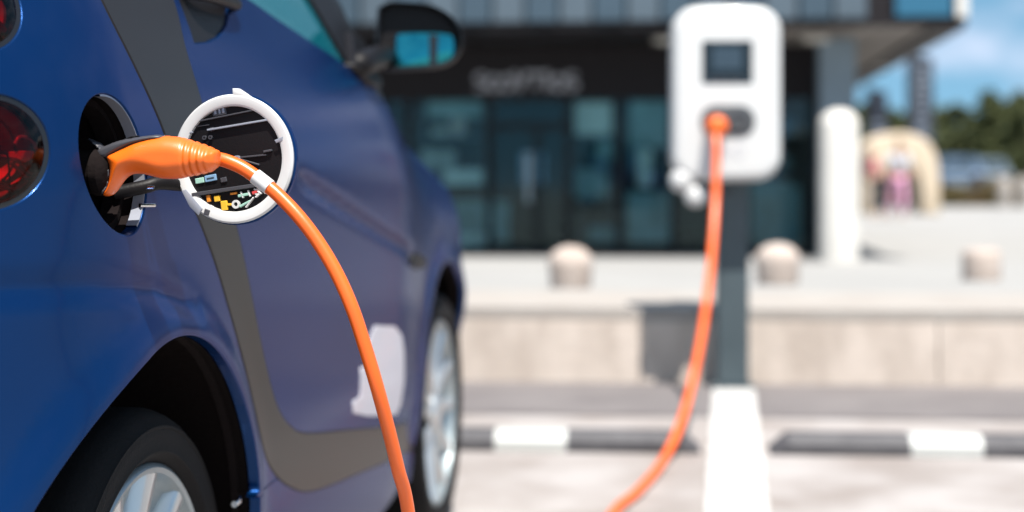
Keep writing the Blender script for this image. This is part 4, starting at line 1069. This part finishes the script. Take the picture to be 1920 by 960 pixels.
# hinge arm from the port to the lid
hA = hs_(270, 352, -.150); hB = hs_(345, 346, LS + .008)
tubem('hinge_arm', cat([S(-.158, .802, -.03), hs_(272, 350, -.150), hs_(300, 343, -.140), hs_(345, 346, LS + .012), hs_(385, 345, LS + .016)], 6), [.0075] * 25, 'black', lid, 12)
tubem('hinge_arm', cat([S(-.160, .85, -.03), hs_(290, 322, -.135), hs_(330, 318, LS + .012), hs_(370, 318, LS + .016)], 6), .006, 'black', lid, 12)
tubem('hinge_glint', [hs_(277, 352, -.162), hs_(289, 351, -.162)], .0022, 'chrome', lid, 10);  # bright slivers added to paint two glints on the hinge arm
tubem('hinge_glint', [S(-.153, .789, -.004), S(-.136, .789, .006)], .0022, 'chrome', lid, 10)
# tail lamps
def lamp(C_, loop, nm):
    bz_ = annulus('tail_light', loop, .985, .86, -.002, .006, 'blackgl', car); annulus('lamp_gasket', loop, 1.0, .98, -.001, .014, 'black', bz_)
    # lens dome
    rr = 10; n = 48; vs = []; fs = []; L = resample(loop, .007); n = len(L)
    for j in range(rr + 1):
        t = j / rr * .88
        for q in L: vs.append(S(C_[0] + (q[0] - C_[0]) * t, C_[1] + (q[1] - C_[1]) * t, -.002 + .012 * (1 - (t / .88) ** 2), False))
    for j in range(rr):
        for i in range(n): fs.append((j * n + i, j * n + (i + 1) % n, (j + 1) * n + (i + 1) % n, (j + 1) * n + i))
    mk('lens', vs, fs, 'lens', bz_)
    # reflector bowl with stepped rings
    vs = []; fs = []
    for j in range(15):
        t = j / 14 * .9; dd = -.040 + .030 * t * t + .0025 * math.sin(j * 2.1)
        for q in L: vs.append(S(C_[0] + (q[0] - C_[0]) * t, C_[1] + (q[1] - C_[1]) * t, dd, False))
    for j in range(14):
        for i in range(n): fs.append((j * n + i, j * n + (i + 1) % n, (j + 1) * n + (i + 1) % n, (j + 1) * n + i))
    mk('reflector', vs, fs, 'reflector', bz_, ang=30)
    return bz_
lm = lamp(L1C, lamp1, 'l'); lm2 = lamp(L2C, lamp2, 'u')
def lampline(P, r, m_, par, d=-.010, n=10):
    tubem('lamp_rib', [S(q[0], q[1], d, False) for q in smoothseg(P, 6)], r, m_, par, n)
h_ = lambda x_, y_: hit(x_, y_)
lampline([h_(40, 270), h_(48, 258), (h_(62, 258)), h_(76, 268), h_(82, 280)], .0022, 'lip', lm)
lampline([h_(4, 345), h_(30, 352), h_(52, 350), h_(64, 340)], .0030, 'lip', lm)
lampline([h_(32, 305), h_(48, 318), h_(60, 330), h_(74, 334)], .0018, 'lip', lm); lampline([h_(34, 298), h_(54, 308), h_(66, 322), h_(76, 326)], .0014, 'reflector', lm)
lampline([h_(24, 290), h_(27, 320), h_(28, 352)], .0010, 'lampdark', lm, -.008); lampline([h_(0, 282), h_(24, 288)], .0022, 'lampdark', lm, -.008)
panel('lamp_bulb_cover', [h_(20, 287), h_(50, 284), h_(80, 283), h_(78, 296), h_(62, 304), h_(48, 296), h_(22, 292)], 'lampred', lm, off=-.012, inset=0, step=.006, lip=.004, edge=.0006)
lampline([h_(0, 32), h_(18, 50), h_(34, 70)], .0024, 'reflector', lm2); lampline([h_(0, 42), h_(12, 54), h_(26, 64)], .0014, 'lip', lm2); lampline([h_(0, 58), h_(12, 66), h_(20, 78)], .0016, 'lampdark', lm2)
# thin white panel with hard edges, flush on the door
wpts = hits([(702, 610), (740, 612), (753, 630), (757, 660), (757, 715), (750, 760), (742, 778), (690, 780), (661, 774), (662, 752), (675, 744), (676, 690), (688, 684), (690, 640)])
panel('door_white_panel', wpts, 'white_panel', car, off=.0012, inset=0, step=.015, lip=.0012, edge=.0002)
# side marker at the end of the crease, clip at the seam
mk_ = hits([(768, 478), (782, 476), (795, 486), (794, 500), (780, 503), (768, 494)])
panel('side_marker', mk_, 'black', car, off=.006, inset=0, step=.01, lip=.008, edge=.002)
cl = hit(439, 942); tubem('trim_clip', [S(cl[0] - .012, cl[1], .004), S(cl[0] + .004, cl[1], .004), S(cl[0] + .016, cl[1] + .003, .001)], [.004, .0045, .0025], 'chrome', car, 10)
# mirror
YM = 3.02; MO = px(790, 67, YM); mn = (Vector((0, -1, 0)) + Vector((.10, 0, .03))).normalized(); mx_ = zd.cross(mn).normalized(); mx_ = mx_ if mx_.x > 0 else -mx_; mz = mn.cross(mx_); mz = mz if mz.z > 0 else -mz
sm_ = YM / F
mp_ = lambda L: [((a_ - 790) * sm_, (67 - b_) * sm_) for a_, b_ in L]
outl = smoothseg([(710, 14), (730, 4), (770, 4), (810, 9), (845, 28), (864, 55), (868, 82), (855, 110), (825, 124), (770, 129), (725, 130), (711, 118), (707, 66), (710, 14)], 5)[:-1]
outl = [(q[0], q[1]) for q in outl]
bm = bmesh.new(); P_ = mp_(outl); Rg = []
for dd, sc_ in ((0.0, .93), (.006, .97), (0.0, 1.0), (-.03, 1.02), (-.06, .96), (-.085, .78), (-.098, .45), (-.10, .1)):
    Rg.append([bm.verts.new(MO + mx_ * (q[0] * sc_) + mz * (q[1] * sc_) + mn * dd) for q in P_])
for A, B in zip(Rg, Rg[1:]):
    for i in range(len(P_)): bm.faces.new((A[i], A[(i + 1) % len(P_)], B[(i + 1) % len(P_)], B[i]))
bm.faces.new(list(reversed(Rg[-1]))); Q0 = [bm.verts.new(MO + mx_ * q[0] * .90 + mz * q[1] * .90 - mn * .020) for q in P_]
for i in range(len(P_)): bm.faces.new((Rg[0][i], Rg[0][(i + 1) % len(P_)], Q0[(i + 1) % len(P_)], Q0[i]))
bm.faces.new(Q0); mi = mkb('side_mirror', bm, 'black', car, ang=50)
gp = smoothseg([(746, 62), (790, 60), (840, 62), (852, 72), (852, 100), (840, 118), (800, 122), (750, 125), (741, 112), (742, 74), (746, 62)], 4)[:-1]
bm = bmesh.new(); slab(bm, mp_(gp), MO, mx_, mz, mn, -.018, -.012, .002, 2); mkb('mirror_glass', bm, 'mirror', mi, ang=30)
bm = bmesh.new(); slab(bm, mp_([(805, 63), (822, 64), (820, 119), (806, 120)]), MO, mx_, mz, mn, -.013, -.0112, 0); mkb('dark_reflection_bar', bm, 'blackgl', mi, smooth=False)  # black bar painted in place of a dark reflection in the mirror
arm0 = S(1.00, 1.01, -.02); tubem('mirror_arm', cat([arm0, arm0 + NV * .03 + zd * .01, px(730, 100, YM + .05), px(760, 95, YM + .05)], 6), .022, 'black', mi, 14)

# ------------------------------------------------------------------ the charging cable with its two plugs
cab = empty('charging_cable', tuple(px(1150, 960, 3.9).to_2d().to_3d()), 0, 'orange charging cable running from the car port along the ground to the charger', 'charging cable')
SP = w2l(S(-.206, .831))[0] + .0
def inflate(name, pts, T, D, m, parent, step=2.2, rib=None, mid=0.):
    """solid with the outline pts (photo pixels on the plane s = SP), rounded towards the viewer and away"""
    out = resample(pts, step); v2, tris, loops = fill2d(out, [], step)
    bset = set(loops[0]); vs = []; fs = []; idx = {}
    vs = []
    dist = [0 if i in bset else dpoly(q, out) for i, q in enumerate(v2)]
    front = {}
    for i, q in enumerate(v2):
        t = T * math.sqrt(max(0, 1 - (1 - min(1, dist[i] / D)) ** 2)); 
        x_, y_ = q; sc_ = 1
        if rib: sc_ = rib(x_); t *= sc_
        q3 = hs_(x_, (mid_y(x_) + (y_ - mid_y(x_)) * sc_) if rib else y_, SP); vs.append(q3 - DV * t); front[i] = len(vs) - 1
    back = {}
    for i, q in enumerate(v2):
        if i in bset: back[i] = front[i]; continue
        back[i] = len(vs); vs.append(vs[front[i]] + DV * 2 * (hs_(*( (q[0], q[1])), SP) - vs[front[i]]).dot(DV))
    for t in tris:
        a, b, c = (vs[front[i]] for i in t[:3]); n_ = (b - a).cross(c - a); tt = t if n_.dot(-DV) > 0 else tuple(reversed(t))
        fs.append(tuple(front[i] for i in tt)); fs.append(tuple(back[i] for i in reversed(tt)))
    o = mk(name, vs, fs, m, parent)
    # relax
    import bmesh as b_
    bm = b_.new(); bm.from_mesh(o.data)
    for k in range(3): b_.ops.smooth_vert(bm, verts=[v_ for v_ in bm.verts if len(v_.link_faces) > 3], factor=.3, use_axis_x=True, use_axis_y=True, use_axis_z=True)
    bm.to_mesh(o.data); bm.free(); return o
def mid_y(x_): return 296 + (x_ - 350) * .10
def ribf(x_):
    if x_ < 352 or x_ > 404: return 1
    f_ = (x_ - 352) / 12.5; return 1 - .085 * smst(.0, .2, min(f_ % 1, 1 - f_ % 1) * -1 + .5 - .18) 
top = [(199, 290), (207, 287), (222, 280), (240, 272), (258, 264), (283, 257.5), (310, 254), (330, 255), (350, 258.5), (377, 266.5), (396, 274), (408, 280), (412.5, 286)]
bot = [(413, 296), (411, 310), (401, 321), (386, 327), (362, 332), (341, 335.5), (319, 337), (298, 334.5), (277, 329), (261, 326.5), (247, 328.5), (236, 335), (227, 346), (218, 359), (208, 368), (197, 368), (196, 362), (203, 352), (208, 334), (208.5, 315), (204, 300)]
hd = inflate('plug_handle', smoothseg(top, 4)[:-1] + smoothseg([top[-1]] + bot + [top[0]], 4)[:-1], .0215, 33, 'orange', cab, 2.2, ribf)
# black spine along the top of the handle and under it
spn = smoothseg([(186, 279), (200, 273), (225, 263), (250, 257.5), (285, 252.5), (310, 252.5)], 5) + smoothseg([(312, 262), (285, 266), (250, 276), (222, 290), (205, 300), (190, 298)], 5)
inflate('handle_spine', spn, .0155, 9, 'greypl', cab, 2.4)
# nose of the plug: black barrel going into the port, with a flange
nz = hs_(203, 322, SP); nose = w2l(nz)
NC = l2w(SP, nose[1], nose[2])
bm = bmesh.new(); lathe(bm, [(0, .004), (.014, .004), (.021, .000), (.0245, -.004), (.0245, -.012), (.0225, -.014), (.0215, -.040), (.0215, -.078), (0, -.078)], NC, NV, 40); mkb('plug_nose', bm, 'well', cab, ang=40)
fl = smoothseg([(165, 262), (176, 268), (190, 280), (202, 297), (207, 320), (205, 345), (196, 362), (201, 366), (211, 345), (213, 320), (208, 296), (195, 276), (178, 263), (166, 258)], 5)
inflate('plug_flange', fl, .020, 5, 'greypl', cab, 2.4)
btn = smoothseg([(228, 264), (240, 257), (258, 252.5), (262, 256), (244, 262), (231, 269)], 4)
inflate('release_button', btn, .008, 4, 'black', cab, 2.0)
# cable
near = [(404, 297, 1.648), (425, 302, 1.645), (455, 315, 1.642), (487, 337, 1.638), (525, 369, 1.632), (566, 413, 1.625), (603, 464, 1.62), (635, 520, 1.615), (662, 582, 1.61), (685, 652, 1.61), (706, 722, 1.615), (727, 800, 1.63), (746, 878, 1.65), (766, 965, 1.68)]
Pn = [px(x_, y_, Y_) for x_, y_, Y_ in near]
e = Pn[-1]; mid_ = [e + Vector((.012, .06, -.16)), e + Vector((.03, .16, -.32)), Vector((e.x + .06, e.y + .36, .022)), Vector((e.x + .22, e.y + .75, .014)), Vector((e.x + .34, e.y + 1.2, .014)), Vector((.16, 3.35, .014))]
farp = [(1150, 962, None), (1192, 925, None), (1228, 886, None), (1250, 852, 4.575), (1270, 810, 4.67), (1287, 760, 4.83), (1304, 690, 5.08), (1317, 620, 5.30), (1328, 540, 5.48), (1336, 460, 5.63), (1341, 380, 5.74), (1343, 310, 5.80), (1343, 270, 5.83), (1342, 248, 5.86)]
Pf = []
for x_, y_, Y_ in farp:
    if Y_ is None: Y_ = (HC - .018) * F / (y_ - 330)
    Pf.append(px(x_, y_, Y_))
allp = Pn + mid_ + Pf; crv = cat(allp, 8); N = len(crv); nn_ = len(Pn) * 8; rads = []
for i in range(N):
    t = smst(nn_ + 8, nn_ + 60, i); rads.append(.0072 + (.0135 - .0072) * t)
tubem('cable', crv, rads, 'orangec', cab, 20)
bc = crv[8 * 3 - 2: 8 * 3 + 5]; tubem('cable_band', bc, .0082, 'white', cab, 20)
# plug at the charger
sc1 = px(1342, 238, 5.925)
bm = bmesh.new(); lathe(bm, [(0, .085), (.022, .084), (.034, .074), (.040, .055), (.041, .02), (.038, -.01), (.034, -.03)], sc1, cf, 32); mkb('charger_plug', bm, 'orange', cab, ang=50)
